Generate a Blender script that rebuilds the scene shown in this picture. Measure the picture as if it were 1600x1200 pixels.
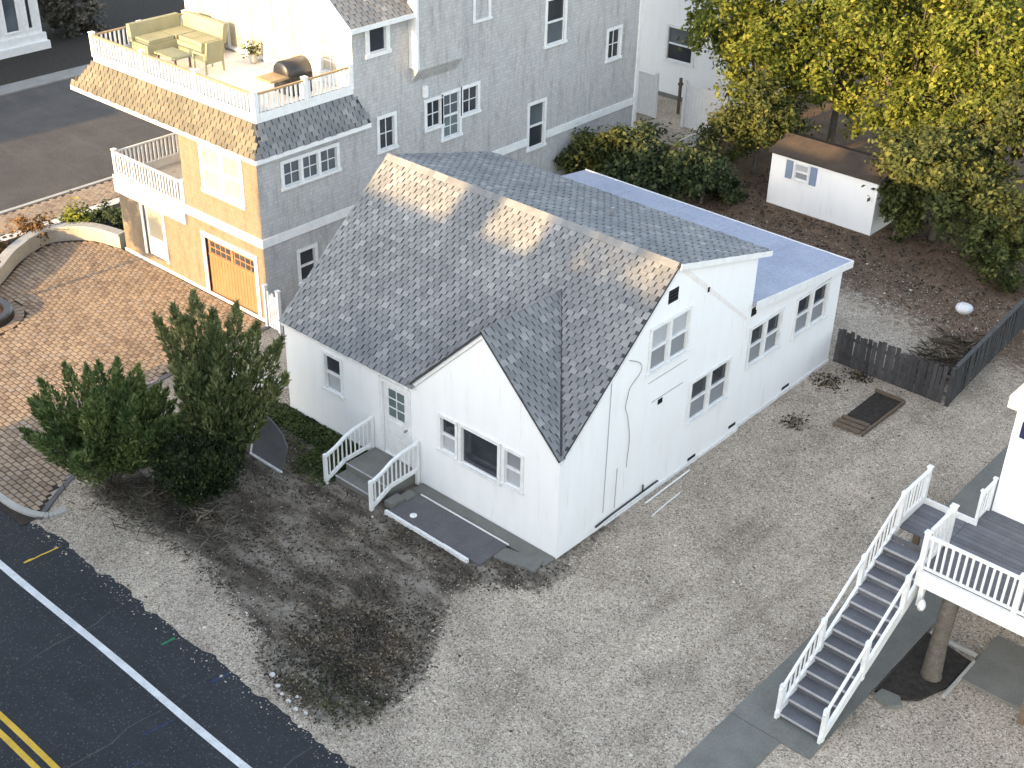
import bpy, math, random
import numpy as np
from mathutils import Vector, Matrix, noise as mn

for o in list(bpy.data.objects):
    bpy.data.objects.remove(o)
S = bpy.context.scene
COL = S.collection
rnd = random.Random(7)

# ------------------------------------------------------------------ camera
CAM = Vector((13.96, -17.6265, 18.1383))
cd = bpy.data.cameras.new('camera')
cd.sensor_width = 36.0
cd.lens = 2033.72 / 1600 * 36.0
cd.clip_start = 0.5
cd.clip_end = 3000
cam = bpy.data.objects.new('camera', cd)
right = Vector((0.74584462, 0.66581197, 0.0202538))
up = Vector((-0.35876061, 0.37589424, 0.85439707))
fwd = Vector((-0.56125451, 0.64451372, -0.51922581))
mw = Matrix((right, up, -fwd)).transposed().to_4x4()
mw.translation = CAM
cam.matrix_world = mw
COL.objects.link(cam)
S.camera = cam

# ------------------------------------------------------------------ sky, sun, exposure
SUN_EL = math.radians(13.0)
SUN_AZ = 0.06                      # light travels towards +y, a little towards +x
w = bpy.data.worlds.new('World')
S.world = w
w.use_nodes = True
wn = w.node_tree
bg = wn.nodes['Background']
sky = wn.nodes.new('ShaderNodeTexSky')
sky.sky_type = 'NISHITA'
sky.sun_disc = False
sky.sun_elevation = SUN_EL
sky.sun_rotation = math.pi + SUN_AZ
sky.air_density = 1.0
sky.dust_density = 1.0
sky.ozone_density = 0.5
hs = wn.nodes.new('ShaderNodeHueSaturation')
hs.inputs['Saturation'].default_value = 0.62
wn.links.new(sky.outputs[0], hs.inputs['Color'])
wn.links.new(hs.outputs[0], bg.inputs[0])
bg.inputs[1].default_value = 0.15
sd = bpy.data.lights.new('sun', 'SUN')
sd.energy = 2.7
sd.angle = math.radians(0.8)
sd.color = (1.0, 0.66, 0.30)
sun = bpy.data.objects.new('sun', sd)
ldir = Vector((math.sin(SUN_AZ) * math.cos(SUN_EL), math.cos(SUN_AZ) * math.cos(SUN_EL), -math.sin(SUN_EL)))
sun.rotation_euler = ldir.to_track_quat('-Z', 'Y').to_euler()
sun.location = (-2, -30, 20)
COL.objects.link(sun)
S.view_settings.view_transform = 'Standard'
S.view_settings.look = 'None'
S.view_settings.gamma = 1
S.view_settings.exposure = 2.32
S.render.engine = 'CYCLES'

# ------------------------------------------------------------------ materials
class N:
    def __init__(s, name):
        s.m = bpy.data.materials.new(name)
        s.m.use_nodes = True
        s.t = s.m.node_tree
        s.b = s.t.nodes['Principled BSDF']
        s.co = None
    def n(s, typ, **kw):
        nd = s.t.nodes.new(typ)
        for k, v in kw.items():
            setattr(nd, k, v)
        return nd
    def l(s, a, b):
        s.t.links.new(a, b)
    def coord(s):
        if s.co is None:
            g = s.n('ShaderNodeNewGeometry')
            s.co = g.outputs['Position']
        return s.co
    def noise(s, scale, detail=4, rough=0.6, vec=None):
        nd = s.n('ShaderNodeTexNoise')
        nd.inputs['Scale'].default_value = scale
        nd.inputs['Detail'].default_value = detail
        nd.inputs['Roughness'].default_value = rough
        s.l(vec or s.coord(), nd.inputs['Vector'])
        return nd.outputs['Fac']
    def voro(s, scale, out='Color', vec=None):
        nd = s.n('ShaderNodeTexVoronoi')
        nd.inputs['Scale'].default_value = scale
        s.l(vec or s.coord(), nd.inputs['Vector'])
        return nd.outputs[out]
    def ramp(s, fac, stops):
        nd = s.n('ShaderNodeValToRGB')
        e = nd.color_ramp.elements
        while len(e) < len(stops):
            e.new(0.5)
        for i, (p, c) in enumerate(stops):
            e[i].position = p
            e[i].color = (*c, 1) if len(c) == 3 else c
        s.l(fac, nd.inputs[0])
        return nd.outputs[0]
    def mix(s, fac, a, b, mode='MIX'):
        nd = s.n('ShaderNodeMix', data_type='RGBA', blend_type=mode)
        for i, v in ((0, fac), (6, a), (7, b)):
            if hasattr(v, 'is_linked') or isinstance(v, bpy.types.NodeSocket):
                s.l(v, nd.inputs[i])
            elif i == 0:
                nd.inputs[0].default_value = v
            else:
                nd.inputs[i].default_value = (*v, 1)
        return nd.outputs[2]
    def math(s, op, a, b=0.0, clamp=False):
        nd = s.n('ShaderNodeMath', operation=op)
        nd.use_clamp = clamp
        for i, v in ((0, a), (1, b)):
            if isinstance(v, bpy.types.NodeSocket):
                s.l(v, nd.inputs[i])
            else:
                nd.inputs[i].default_value = v
        return nd.outputs[0]
    def rand(s):
        g = s.n('ShaderNodeNewGeometry')
        o = s.n('ShaderNodeObjectInfo')
        a = s.math('ADD', g.outputs['Random Per Island'], o.outputs['Random'])
        return s.math('FRACT', a)
    def bump(s, h, strength=0.3, dist=0.02):
        nd = s.n('ShaderNodeBump')
        nd.inputs['Strength'].default_value = strength
        nd.inputs['Distance'].default_value = dist
        s.l(h, nd.inputs['Height'])
        s.l(nd.outputs[0], s.b.inputs['Normal'])
    def done(s, col, rough=0.8, spec=0.3, metal=0.0):
        if isinstance(col, bpy.types.NodeSocket):
            s.l(col, s.b.inputs['Base Color'])
        else:
            s.b.inputs['Base Color'].default_value = (*col, 1)
        if isinstance(rough, bpy.types.NodeSocket):
            s.l(rough, s.b.inputs['Roughness'])
        else:
            s.b.inputs['Roughness'].default_value = rough
        s.b.inputs['Specular IOR Level'].default_value = spec
        s.b.inputs['Metallic'].default_value = metal
        return s.m

def vary(name, a, b, scale=3.0, rough=0.7, spec=0.3, fine=40, bump=0.15, rnd_amt=0.0, metal=0.0):
    """two tones mixed by noise, plus a fine grain"""
    k = N(name)
    f = k.noise(scale, 5)
    c = k.ramp(f, [(0.3, a), (0.7, b)])
    g = k.noise(fine, 3)
    c = k.mix(0.35, c, k.ramp(g, [(0.3, tuple(x * 0.75 for x in a)), (0.7, tuple(min(1, x * 1.2) for x in b))]))
    if rnd_amt:
        r = k.rand()
        c = k.mix(1.0, c, k.ramp(r, [(0, (1 - rnd_amt,) * 3), (1, (1 + rnd_amt * 0.0,) * 3)]), 'MULTIPLY')
    k.bump(g, bump, 0.01)
    return k.done(c, rough, spec, metal)

M = {}
# white cottage wall: matte white with faint streaks and grime towards stains of their own shape
def white_wall():
    k = N('white_stucco')
    sc = k.n('ShaderNodeMapping')
    sc.inputs['Scale'].default_value = (1.2, 1.2, 0.22)
    k.l(k.coord(), sc.inputs[0])
    streak = k.noise(3.0, 6, 0.65, sc.outputs[0])
    c = k.ramp(streak, [(0.2, (0.66, 0.66, 0.65)), (0.4, (0.775, 0.775, 0.77)), (0.75, (0.81, 0.81, 0.81))])
    blot = k.noise(0.9, 4)
    c = k.mix(k.ramp(blot, [(0.52, (0, 0, 0)), (0.75, (0.35, 0.35, 0.35))]), c, (0.72, 0.71, 0.69))
    spots = k.noise(11, 6, 0.75)
    c = k.mix(k.ramp(spots, [(0.71, (0, 0, 0)), (0.78, (0.5, 0.5, 0.5))]), c, (0.40, 0.37, 0.34))
    mp2 = k.n('ShaderNodeMapping'); mp2.inputs['Scale'].default_value = (5, 5, 0.5); k.l(k.coord(), mp2.inputs[0])
    dr_ = k.noise(1.0, 6, 0.7, mp2.outputs[0])
    c = k.mix(k.ramp(dr_, [(0.60, (0, 0, 0)), (0.72, (0.4, 0.4, 0.4))]), c, (0.55, 0.51, 0.45))
    k.bump(k.noise(60, 3), 0.12, 0.01)
    return k.done(c, 0.75, 0.25)
M['wall'] = white_wall()
M['trim'] = vary('white_painted_trim', (0.62, 0.62, 0.61), (0.80, 0.80, 0.79), 5, 0.5, 0.4, 50, 0.05)
M['trim_old'] = vary('worn_white_paint', (0.55, 0.55, 0.54), (0.80, 0.80, 0.80), 7, 0.6, 0.3, 40, 0.15)

def shingle(name, cols, grain=0.35):
    k = N(name)
    r = k.rand()
    c = k.ramp(r, cols)
    g = k.noise(70, 3)
    c = k.mix(grain, c, k.ramp(g, [(0.3, (0.03, 0.032, 0.036)), (0.72, (0.36, 0.36, 0.36))]))
    big = k.noise(0.7, 6, 0.65)
    c = k.mix(1.0, c, k.ramp(big, [(0.32, (0.7, 0.71, 0.72)), (0.68, (1.08, 1.07, 1.04))]), 'MULTIPLY')
    k.bump(g, 0.4, 0.006)
    return k.done(c, 0.9, 0.2)
M['shingle'] = shingle('grey_asphalt_shingle', [(0, (0.185, 0.193, 0.205)), (0.5, (0.225, 0.233, 0.246)), (0.85, (0.265, 0.27, 0.278)), (1, (0.35, 0.353, 0.355))])
M['shingle_base'] = vary('shingle_underlay', (0.035, 0.037, 0.042), (0.07, 0.072, 0.08), 5, 0.95, 0.1)
M['shingle_sunlit'] = shingle('sunlit_skirt_shingle', [(0, (0.095, 0.08, 0.046)), (0.5, (0.13, 0.11, 0.064)), (1, (0.165, 0.14, 0.088))])  # sunlit copy for the skirt roof: warm light put into the tone
M['membrane'] = vary('pale_roof_membrane', (0.21, 0.235, 0.32), (0.34, 0.365, 0.45), 0.8, 0.55, 0.4, 12, 0.08)
# weathered cedar shingles of the tall house (too fine to pick apart): courses by brick texture
def cedar(name='weathered_cedar', gain=(1.32, 1.32, 1.32)):
    k = N(name)
    sep = k.n('ShaderNodeSeparateXYZ'); k.l(k.coord(), sep.inputs[0])
    s = k.math('ADD', sep.outputs[0], sep.outputs[1])
    cmb = k.n('ShaderNodeCombineXYZ'); k.l(s, cmb.inputs[0]); k.l(sep.outputs[2], cmb.inputs[1])
    br = k.n('ShaderNodeTexBrick')
    br.inputs['Scale'].default_value = 1.0
    br.inputs['Brick Width'].default_value = 0.10
    br.inputs['Row Height'].default_value = 0.11
    br.inputs['Mortar Size'].default_value = 0.006
    br.inputs['Color1'].default_value = (0.32, 0.315, 0.31, 1)
    br.inputs['Color2'].default_value = (0.38, 0.375, 0.37, 1)
    br.inputs['Mortar'].default_value = (0.27, 0.265, 0.26, 1)
    k.l(cmb.outputs[0], br.inputs['Vector'])
    m = k.n('ShaderNodeMapping'); m.inputs['Scale'].default_value = (1.8, 1.8, 0.3); k.l(k.coord(), m.inputs[0])
    st = k.noise(2.4, 7, 0.75, m.outputs[0])
    c = k.mix(1.0, br.outputs[0], k.ramp(st, [(0.28, (0.62, 0.60, 0.58)), (0.5, (0.95, 0.95, 0.95)), (0.75, (1, 1, 1))]), 'MULTIPLY')
    fl = k.noise(26, 4, 0.7)
    c = k.mix(k.ramp(fl, [(0.56, (0, 0, 0)), (0.75, (0.6, 0.6, 0.6))]), c, (0.2, 0.17, 0.15))
    c = k.mix(1.0, c, gain, 'MULTIPLY')
    k.bump(br.outputs['Fac'], 0.12, -0.008)
    return k.done(c, 0.85, 0.2)
M['cedar'] = cedar()
M['cedar_sunlit'] = cedar('sunlit_front_cedar', (0.60, 0.50, 0.38))  # same cedar for the front wall, golden sunlight put into its colour

def glass(name, col, rough=0.06):
    k = N(name)
    f = k.noise(0.9, 2)
    c = k.ramp(f, [(0.3, tuple(x * 0.7 for x in col)), (0.7, tuple(x * 1.3 for x in col))])
    k.bump(k.noise(2.2, 1), 0.04, 0.02)
    return k.done(c, rough, 0.5)
M['glass'] = glass('dark_window_glass', (0.034, 0.039, 0.047))
M['glass_blue'] = glass('curtained_window_glass', (0.09, 0.105, 0.12), 0.08)
M['glass_green'] = glass('greenish_door_glass', (0.13, 0.17, 0.17), 0.1)
M['screen'] = vary('insect_screen', (0.19, 0.195, 0.21), (0.25, 0.255, 0.27), 1.0, 0.6, 0.3, 90, 0.05)
M['screen_pale'] = vary('pale_blind_behind_screen', (0.34, 0.35, 0.37), (0.44, 0.45, 0.46), 1.0, 0.5, 0.3, 60, 0.05)
M['cream_blind'] = vary('cream_blind_glass', (0.36, 0.31, 0.22), (0.48, 0.43, 0.32), 0.8, 0.35, 0.5, 20, 0.03)
M['black'] = vary('black_opening', (0.006, 0.006, 0.007), (0.012, 0.012, 0.013), 5, 0.8, 0.1)

def gravel_ground():
    k = N('lot_gravel_and_soil')
    a = k.n('ShaderNodeAttribute', attribute_name='mask')
    sp = k.n('ShaderNodeSeparateColor'); k.l(a.outputs['Color'], sp.inputs[0])
    v1 = k.voro(34)
    h = k.n('ShaderNodeSeparateColor'); k.l(v1, h.inputs[0])
    g = k.ramp(h.outputs[0], [(0.0, (0.04, 0.031, 0.024)), (0.14, (0.16, 0.129, 0.1)), (0.3, (0.345, 0.29, 0.23)), (0.8, (0.47, 0.402, 0.325)), (1, (0.68, 0.61, 0.52))])
    v2 = k.voro(60)
    h2 = k.n('ShaderNodeSeparateColor'); k.l(v2, h2.inputs[0])
    g = k.mix(0.4, g, k.ramp(h2.outputs[1], [(0, (0.07, 0.056, 0.043)), (0.3, (0.335, 0.282, 0.224)), (1, (0.57, 0.5, 0.415))]))
    big = k.noise(0.45, 7, 0.65)
    g = k.mix(1.0, g, k.ramp(big, [(0.36, (0.68, 0.66, 0.64)), (0.5, (0.92, 0.91, 0.9)), (0.64, (1.1, 1.08, 1.05))]), 'MULTIPLY')
    dk_ = k.noise(2.6, 7, 0.75)
    g = k.mix(k.ramp(dk_, [(0.62, (0, 0, 0)), (0.74, (0.65, 0.65, 0.65))]), g, (0.10, 0.083, 0.066))
    g = k.mix(1.0, g, k.ramp(sp.outputs[2], [(0, (1, 1, 1)), (1, (0.72, 0.71, 0.70))]), 'MULTIPLY')
    # garden litter / dust
    mp_ = k.n('ShaderNodeMapping'); mp_.inputs['Rotation'].default_value = (0, 0, 0.35); mp_.inputs['Scale'].default_value = (0.6, 1.5, 1); k.l(k.coord(), mp_.inputs[0])
    n1 = k.noise(0.95, 7, 0.68, mp_.outputs[0])
    gd = k.ramp(n1, [(0.34, (0.02, 0.016, 0.013)), (0.44, (0.065, 0.053, 0.043)), (0.51, (0.15, 0.126, 0.1)), (0.62, (0.30, 0.265, 0.22))])
    gd = k.mix(0.35, gd, k.ramp(k.noise(22, 4, 0.7), [(0.35, (0.015, 0.012, 0.01)), (0.65, (0.17, 0.145, 0.12))]))
    # brown soil at the back
    so = k.ramp(k.noise(1.1, 6, 0.7), [(0.3, (0.075, 0.046, 0.03)), (0.55, (0.15, 0.094, 0.06)), (0.75, (0.23, 0.16, 0.11))])
    so = k.mix(0.3, so, k.ramp(k.noise(28, 3), [(0.35, (0.03, 0.02, 0.014)), (0.65, (0.20, 0.16, 0.125))]))
    brk = k.math('SUBTRACT', k.noise(5.0, 6, 0.75), 0.5)
    brk = k.math('MULTIPLY', brk, 1.6)
    def soft(ch):
        x = k.math('ADD', ch, brk)
        x = k.math('SUBTRACT', x, 0.32)
        return k.math('MULTIPLY', x, 2.8, True)
    c = k.mix(soft(sp.outputs[1]), g, so)
    c = k.mix(soft(sp.outputs[0]), c, gd)
    hh = k.voro(26, 'Distance')
    k.bump(hh, 0.5, 0.02)
    return k.done(c, 0.95, 0.15)
M['gravel'] = gravel_ground()

def asphalt(name, a, b, speck=0.28):
    k = N(name)
    c = k.ramp(k.noise(0.7, 5), [(0.3, a), (0.7, b)])
    v = k.voro(45)
    h = k.n('ShaderNodeSeparateColor'); k.l(v, h.inputs[0])
    c = k.mix(k.ramp(h.outputs[0], [(0.93, (0, 0, 0)), (1.0, (speck,) * 3)]), c, (0.35, 0.34, 0.33))
    c = k.mix(k.ramp(h.outputs[1], [(0.5, (0, 0, 0)), (0.9, (0.4, 0.4, 0.4))]), c, tuple(x * 0.55 for x in a))
    m = k.n('ShaderNodeMapping'); m.inputs['Scale'].default_value = (0.18, 1.0, 1); k.l(k.coord(), m.inputs[0])
    st = k.noise(1.5, 5, 0.6, m.outputs[0])
    c = k.mix(k.ramp(st, [(0.55, (0, 0, 0)), (0.75, (0.35, 0.35, 0.35))]), c, tuple(x * 1.7 for x in b))
    k.bump(k.noise(90, 2), 0.3, 0.008)
    return k.done(c, 0.88, 0.25)
M['asphalt'] = asphalt('dark_asphalt', (0.026, 0.0285, 0.032), (0.035, 0.0375, 0.041))
M['asphalt_old'] = asphalt('old_grey_asphalt', (0.06, 0.054, 0.051), (0.09, 0.081, 0.075), 0.2)
def worn_paint(name, a, b):
    k = N(name)
    c = k.ramp(k.noise(2.5, 5), [(0.3, a), (0.7, b)])
    c = k.mix(k.ramp(k.noise(26, 7, 0.8), [(0.56, (0, 0, 0)), (0.66, (0.85, 0.85, 0.85))]), c, (0.05, 0.052, 0.056))
    k.bump(k.noise(90, 2), 0.3, 0.006)
    return k.done(c, 0.65, 0.3)
M['paint_white'] = worn_paint('white_road_paint', (0.50, 0.50, 0.50), (0.70, 0.70, 0.70))
M['paint_yellow'] = worn_paint('yellow_road_paint', (0.55, 0.33, 0.03), (0.70, 0.44, 0.05))
M['paint_blue'] = vary('blue_spray_paint', (0.025, 0.04, 0.09), (0.03, 0.05, 0.13), 9, 0.7, 0.2, 60)
M['paint_green'] = vary('green_spray_paint', (0.03, 0.14, 0.07), (0.03, 0.18, 0.09), 9, 0.7, 0.2, 60)
M['crack_seal'] = vary('sealed_crack', (0.05, 0.05, 0.05), (0.1, 0.1, 0.1), 9, 0.8, 0.2, 60)

def paver_mat():
    k = N('clay_pavers')
    c = k.ramp(k.rand(), [(0, (0.2, 0.145, 0.1)), (0.35, (0.31, 0.235, 0.16)), (0.7, (0.38, 0.29, 0.195)), (1, (0.31, 0.26, 0.21))])
    big = k.noise(0.55, 4)
    c = k.mix(1.0, c, k.ramp(big, [(0.35, (0.78, 0.77, 0.77)), (0.65, (1, 1, 1))]), 'MULTIPLY')
    g = k.noise(60, 3)
    c = k.mix(0.3, c, k.ramp(g, [(0.3, (0.09, 0.06, 0.05)), (0.7, (0.40, 0.31, 0.25))]))
    k.bump(g, 0.3, 0.006)
    return k.done(c, 0.85, 0.25)
M['paver'] = paver_mat()
M['paver_bed'] = vary('paver_joint_sand', (0.035, 0.028, 0.024), (0.06, 0.05, 0.043), 6, 0.95, 0.1)
M['concrete'] = vary('grey_concrete', (0.17, 0.165, 0.155), (0.25, 0.245, 0.23), 1.5, 0.85, 0.2, 30, 0.2)
M['concrete_dark'] = vary('damp_dark_concrete', (0.12, 0.118, 0.106), (0.19, 0.187, 0.168), 1.6, 0.8, 0.25, 30, 0.2)
M['slate'] = vary('slate_grey_slab', (0.085, 0.08, 0.085), (0.13, 0.125, 0.13), 2.5, 0.8, 0.25, 30, 0.2)
M['kerb'] = vary('pale_kerb_concrete', (0.30, 0.29, 0.27), (0.42, 0.41, 0.385), 1.8, 0.85, 0.2, 30, 0.2)
M['limestone'] = vary('cast_stone_wall', (0.30, 0.275, 0.23), (0.42, 0.39, 0.33), 2.0, 0.85, 0.2, 30, 0.2)
M['garage_wood'] = vary('varnished_cedar_door', (0.22, 0.115, 0.058), (0.30, 0.165, 0.088), 2, 0.5, 0.4, 35, 0.1)
M['old_wood'] = vary('silvered_fence_board', (0.045, 0.045, 0.048), (0.10, 0.098, 0.10), 5, 0.9, 0.2, 30, 0.3, 0.45)
M['grey_deck'] = vary('grey_painted_deck_board', (0.10, 0.102, 0.115), (0.16, 0.162, 0.18), 3.5, 0.6, 0.3, 30, 0.15, 0.25)
M['riser'] = vary('worn_tread_edge', (0.28, 0.28, 0.29), (0.45, 0.45, 0.46), 5, 0.6, 0.3, 30, 0.1)
M['brown_wood'] = vary('weathered_brown_timber', (0.09, 0.065, 0.045), (0.17, 0.13, 0.095), 6, 0.9, 0.2, 35, 0.3)
M['grey_bark'] = vary('grey_bark', (0.07, 0.06, 0.05), (0.15, 0.135, 0.115), 7, 0.95, 0.1, 30, 0.5)
M['deck_floor'] = vary('pale_deck_floor', (0.55, 0.52, 0.50), (0.66, 0.63, 0.60), 1.5, 0.7, 0.3, 30, 0.05)
M['khaki'] = vary('khaki_cushion', (0.24, 0.235, 0.15), (0.33, 0.32, 0.21), 3, 0.95, 0.1, 60, 0.2)
M['charcoal'] = vary('charcoal_enamel', (0.012, 0.012, 0.013), (0.025, 0.025, 0.027), 3, 0.35, 0.5)
M['tan_wood'] = vary('tan_wood_shelf', (0.30, 0.20, 0.10), (0.42, 0.29, 0.16), 4, 0.6, 0.3)
M['metal'] = vary('galvanised_metal', (0.22, 0.23, 0.25), (0.34, 0.35, 0.37), 4, 0.4, 0.5, 30, 0.05, 0.0, 0.6)
M['plastic_white'] = vary('white_plastic_pipe', (0.62, 0.62, 0.62), (0.76, 0.76, 0.76), 6, 0.45, 0.4)
M['bed_mulch'] = vary('red_brown_bark_mulch', (0.10, 0.045, 0.03), (0.20, 0.10, 0.07), 9, 0.95, 0.1, 40, 0.6)
M['dark_mulch'] = vary('dark_bark_mulch', (0.018, 0.016, 0.014), (0.06, 0.053, 0.046), 9, 0.95, 0.1, 40, 0.6)
M['beige'] = vary('beige_roof_cap', (0.50, 0.46, 0.42), (0.62, 0.58, 0.54), 2, 0.7, 0.3)
M['shed_roof'] = vary('brown_littered_felt', (0.04, 0.035, 0.032), (0.09, 0.068, 0.052), 2.0, 0.95, 0.1, 30, 0.3)
M['shutter'] = vary('blue_grey_shutter', (0.17, 0.21, 0.29), (0.22, 0.27, 0.36), 3, 0.6, 0.3)
M['terrain'] = vary('rough_ground', (0.07, 0.062, 0.045), (0.14, 0.125, 0.09), 0.3, 0.95, 0.1, 6, 0.2)
M['navy'] = vary('navy_fabric', (0.015, 0.017, 0.05), (0.03, 0.035, 0.09), 3, 0.8, 0.2)

def leaf(name, cols, trans=0.25):
    k = N(name)
    c = k.ramp(k.rand(), cols)
    big = k.noise(1.3, 4)
    c = k.mix(1.0, c, k.ramp(big, [(0.34, (0.42, 0.5, 0.48)), (0.5, (0.85, 0.88, 0.85)), (0.66, (1.3, 1.22, 1.05))]), 'MULTIPLY')
    k.done(c, 0.7, 0.2)
    tr = k.n('ShaderNodeBsdfTranslucent')
    k.l(c, tr.inputs[0])
    mx = k.n('ShaderNodeMixShader'); mx.inputs[0].default_value = trans
    out = [x for x in k.t.nodes if x.type == 'OUTPUT_MATERIAL'][0]
    k.l(k.b.outputs[0], mx.inputs[1]); k.l(tr.outputs[0], mx.inputs[2]); k.l(mx.outputs[0], out.inputs[0])
    return k.m
M['leaf_ever'] = leaf('evergreen_needles', [(0, (0.055, 0.09, 0.03)), (0.5, (0.14, 0.19, 0.068)), (0.85, (0.2, 0.26, 0.1)), (1, (0.27, 0.31, 0.14))], 0.3)
M['leaf_ever2'] = leaf('bluish_evergreen_needles', [(0, (0.075, 0.095, 0.042)), (0.6, (0.18, 0.205, 0.085)), (1, (0.28, 0.295, 0.135))], 0.3)
M['leaf_gold'] = leaf('gold_green_leaves', [(0, (0.055, 0.075, 0.014)), (0.4, (0.13, 0.155, 0.026)), (0.8, (0.2, 0.22, 0.04)), (1, (0.26, 0.24, 0.05))], 0.3)
M['leaf_olive'] = leaf('olive_green_leaves', [(0, (0.035, 0.045, 0.016)), (0.5, (0.08, 0.095, 0.03)), (1, (0.14, 0.145, 0.045))], 0.25)
M['leaf_dark'] = leaf('dark_holly_leaves', [(0, (0.02, 0.034, 0.016)), (0.6, (0.05, 0.07, 0.032)), (1, (0.1, 0.115, 0.05))], 0.2)
M['leaf_green'] = leaf('ground_cover_leaves', [(0, (0.025, 0.045, 0.014)), (0.6, (0.06, 0.085, 0.025)), (1, (0.11, 0.12, 0.045))], 0.2)
M['leaf_brown'] = leaf('dry_leaf_litter', [(0, (0.016, 0.012, 0.009)), (0.5, (0.055, 0.041, 0.03)), (0.85, (0.16, 0.122, 0.088)), (1, (0.32, 0.26, 0.19))], 0.05)
M['leaf_rust'] = leaf('rust_orange_leaves', [(0, (0.10, 0.05, 0.02)), (1, (0.26, 0.14, 0.05))], 0.2)
M['leaf_twig'] = leaf('bare_grey_twigs', [(0, (0.05, 0.043, 0.035)), (1, (0.16, 0.14, 0.115))], 0.1)
def pebble_mat():
    k = N('loose_pebbles')
    c = k.ramp(k.rand(), [(0, (0.05, 0.04, 0.032)), (0.2, (0.24, 0.205, 0.168)), (0.7, (0.42, 0.368, 0.308)), (1, (0.66, 0.6, 0.52))])
    return k.done(c, 0.85, 0.2)
M['pebble'] = pebble_mat()
M['stone_white'] = vary('pale_stone', (0.42, 0.41, 0.39), (0.62, 0.61, 0.58), 9, 0.9, 0.15)

# ------------------------------------------------------------------ mesh helpers
ORG = {}
class MB:
    def __init__(s):
        s.v = []; s.f = []
    def quad(s, a, b, c, d):
        i = len(s.v); s.v += [tuple(a), tuple(b), tuple(c), tuple(d)]; s.f.append((i, i + 1, i + 2, i + 3)); return s
    def poly(s, pts):
        i = len(s.v); s.v += [tuple(p) for p in pts]; s.f.append(tuple(range(i, i + len(pts)))); return s
    def hexa(s, p):            # p: 4 bottom, 4 top
        i = len(s.v); s.v += [tuple(q) for q in p]
        s.f += [(i + 3, i + 2, i + 1, i), (i + 4, i + 5, i + 6, i + 7), (i, i + 1, i + 5, i + 4), (i + 1, i + 2, i + 6, i + 5), (i + 2, i + 3, i + 7, i + 6), (i + 3, i, i + 4, i + 7)]
        return s
    def box(s, x0, x1, y0, y1, z0, z1):
        return s.hexa([(x0, y0, z0), (x1, y0, z0), (x1, y1, z0), (x0, y1, z0), (x0, y0, z1), (x1, y0, z1), (x1, y1, z1), (x0, y1, z1)])
    def obox(s, c, a, b, n):   # centre and half vectors
        c, a, b, n = Vector(c), Vector(a), Vector(b), Vector(n)
        return s.hexa([c - a - b - n, c + a - b - n, c + a + b - n, c - a + b - n, c - a - b + n, c + a - b + n, c + a + b + n, c - a + b + n])
    def beam(s, p, q, w, h, upv=(0, 0, 1)):
        p, q = Vector(p), Vector(q); d = q - p; L = d.length; d.normalize()
        u = Vector(upv)
        if abs(d.dot(u)) > 0.98: u = Vector((0, 1, 0))
        sd_ = d.cross(u).normalized(); u2 = sd_.cross(d).normalized()
        return s.obox((p + q) / 2, d * L / 2, sd_ * w / 2, u2 * h / 2)
    def tube(s, pts, rad, n=8, cap=True):
        pts = [Vector(p) for p in pts]
        rs = rad if isinstance(rad, (list, tuple)) else [rad] * len(pts)
        base = len(s.v)
        for k, p in enumerate(pts):
            d = (pts[min(k + 1, len(pts) - 1)] - pts[max(k - 1, 0)]).normalized()
            u = Vector((0, 0, 1)) if abs(d.z) < 0.9 else Vector((1, 0, 0))
            a = d.cross(u).normalized(); b = d.cross(a)
            for j in range(n):
                t = 2 * math.pi * j / n
                s.v.append(tuple(p + (a * math.cos(t) + b * math.sin(t)) * rs[k]))
        for k in range(len(pts) - 1):
            for j in range(n):
                a0 = base + k * n + j; a1 = base + k * n + (j + 1) % n
                s.f.append((a0, a1, a1 + n, a0 + n))
        if cap:
            s.f.append(tuple(base + j for j in reversed(range(n))))
            s.f.append(tuple(base + (len(pts) - 1) * n + j for j in range(n)))
        return s
    def lathe(s, c, prof, n=24):   # prof: (r,z)
        c = Vector(c); base = len(s.v)
        for r, z in prof:
            for j in range(n):
                t = 2 * math.pi * j / n
                s.v.append((c.x + r * math.cos(t), c.y + r * math.sin(t), c.z + z))
        for k in range(len(prof) - 1):
            for j in range(n):
                a0 = base + k * n + j; a1 = base + k * n + (j + 1) % n
                s.f.append((a0, a1, a1 + n, a0 + n))
        s.f.append(tuple(base + (len(prof) - 1) * n + j for j in range(n)))
        return s
    def prism(s, pts, z0, z1):
        n = len(pts); i = len(s.v)
        s.v += [(p[0], p[1], z0) for p in pts] + [(p[0], p[1], z1) for p in pts]
        s.f.append(tuple(i + k for k in reversed(range(n)))); s.f.append(tuple(i + n + k for k in range(n)))
        for k in range(n):
            a = i + k; b = i + (k + 1) % n
            s.f.append((a, b, b + n, a + n))
        return s
    def build(s, name, mat, parent=None, smooth=False, org=None):
        o_ = ORG[parent.name] if parent is not None else Vector(org or (0, 0, 0))
        me = bpy.data.meshes.new(name)
        me.from_pydata([(x - o_.x, y - o_.y, z - o_.z) for x, y, z in s.v], [], s.f)
        me.materials.append(M[mat])
        if smooth:
            me.polygons.foreach_set('use_smooth', [True] * len(me.polygons))
        o = bpy.data.objects.new(name, me)
        COL.objects.link(o)
        if parent is not None:
            o.parent = parent
        else:
            o.location = o_
        ORG[o.name] = o_
        return o

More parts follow.
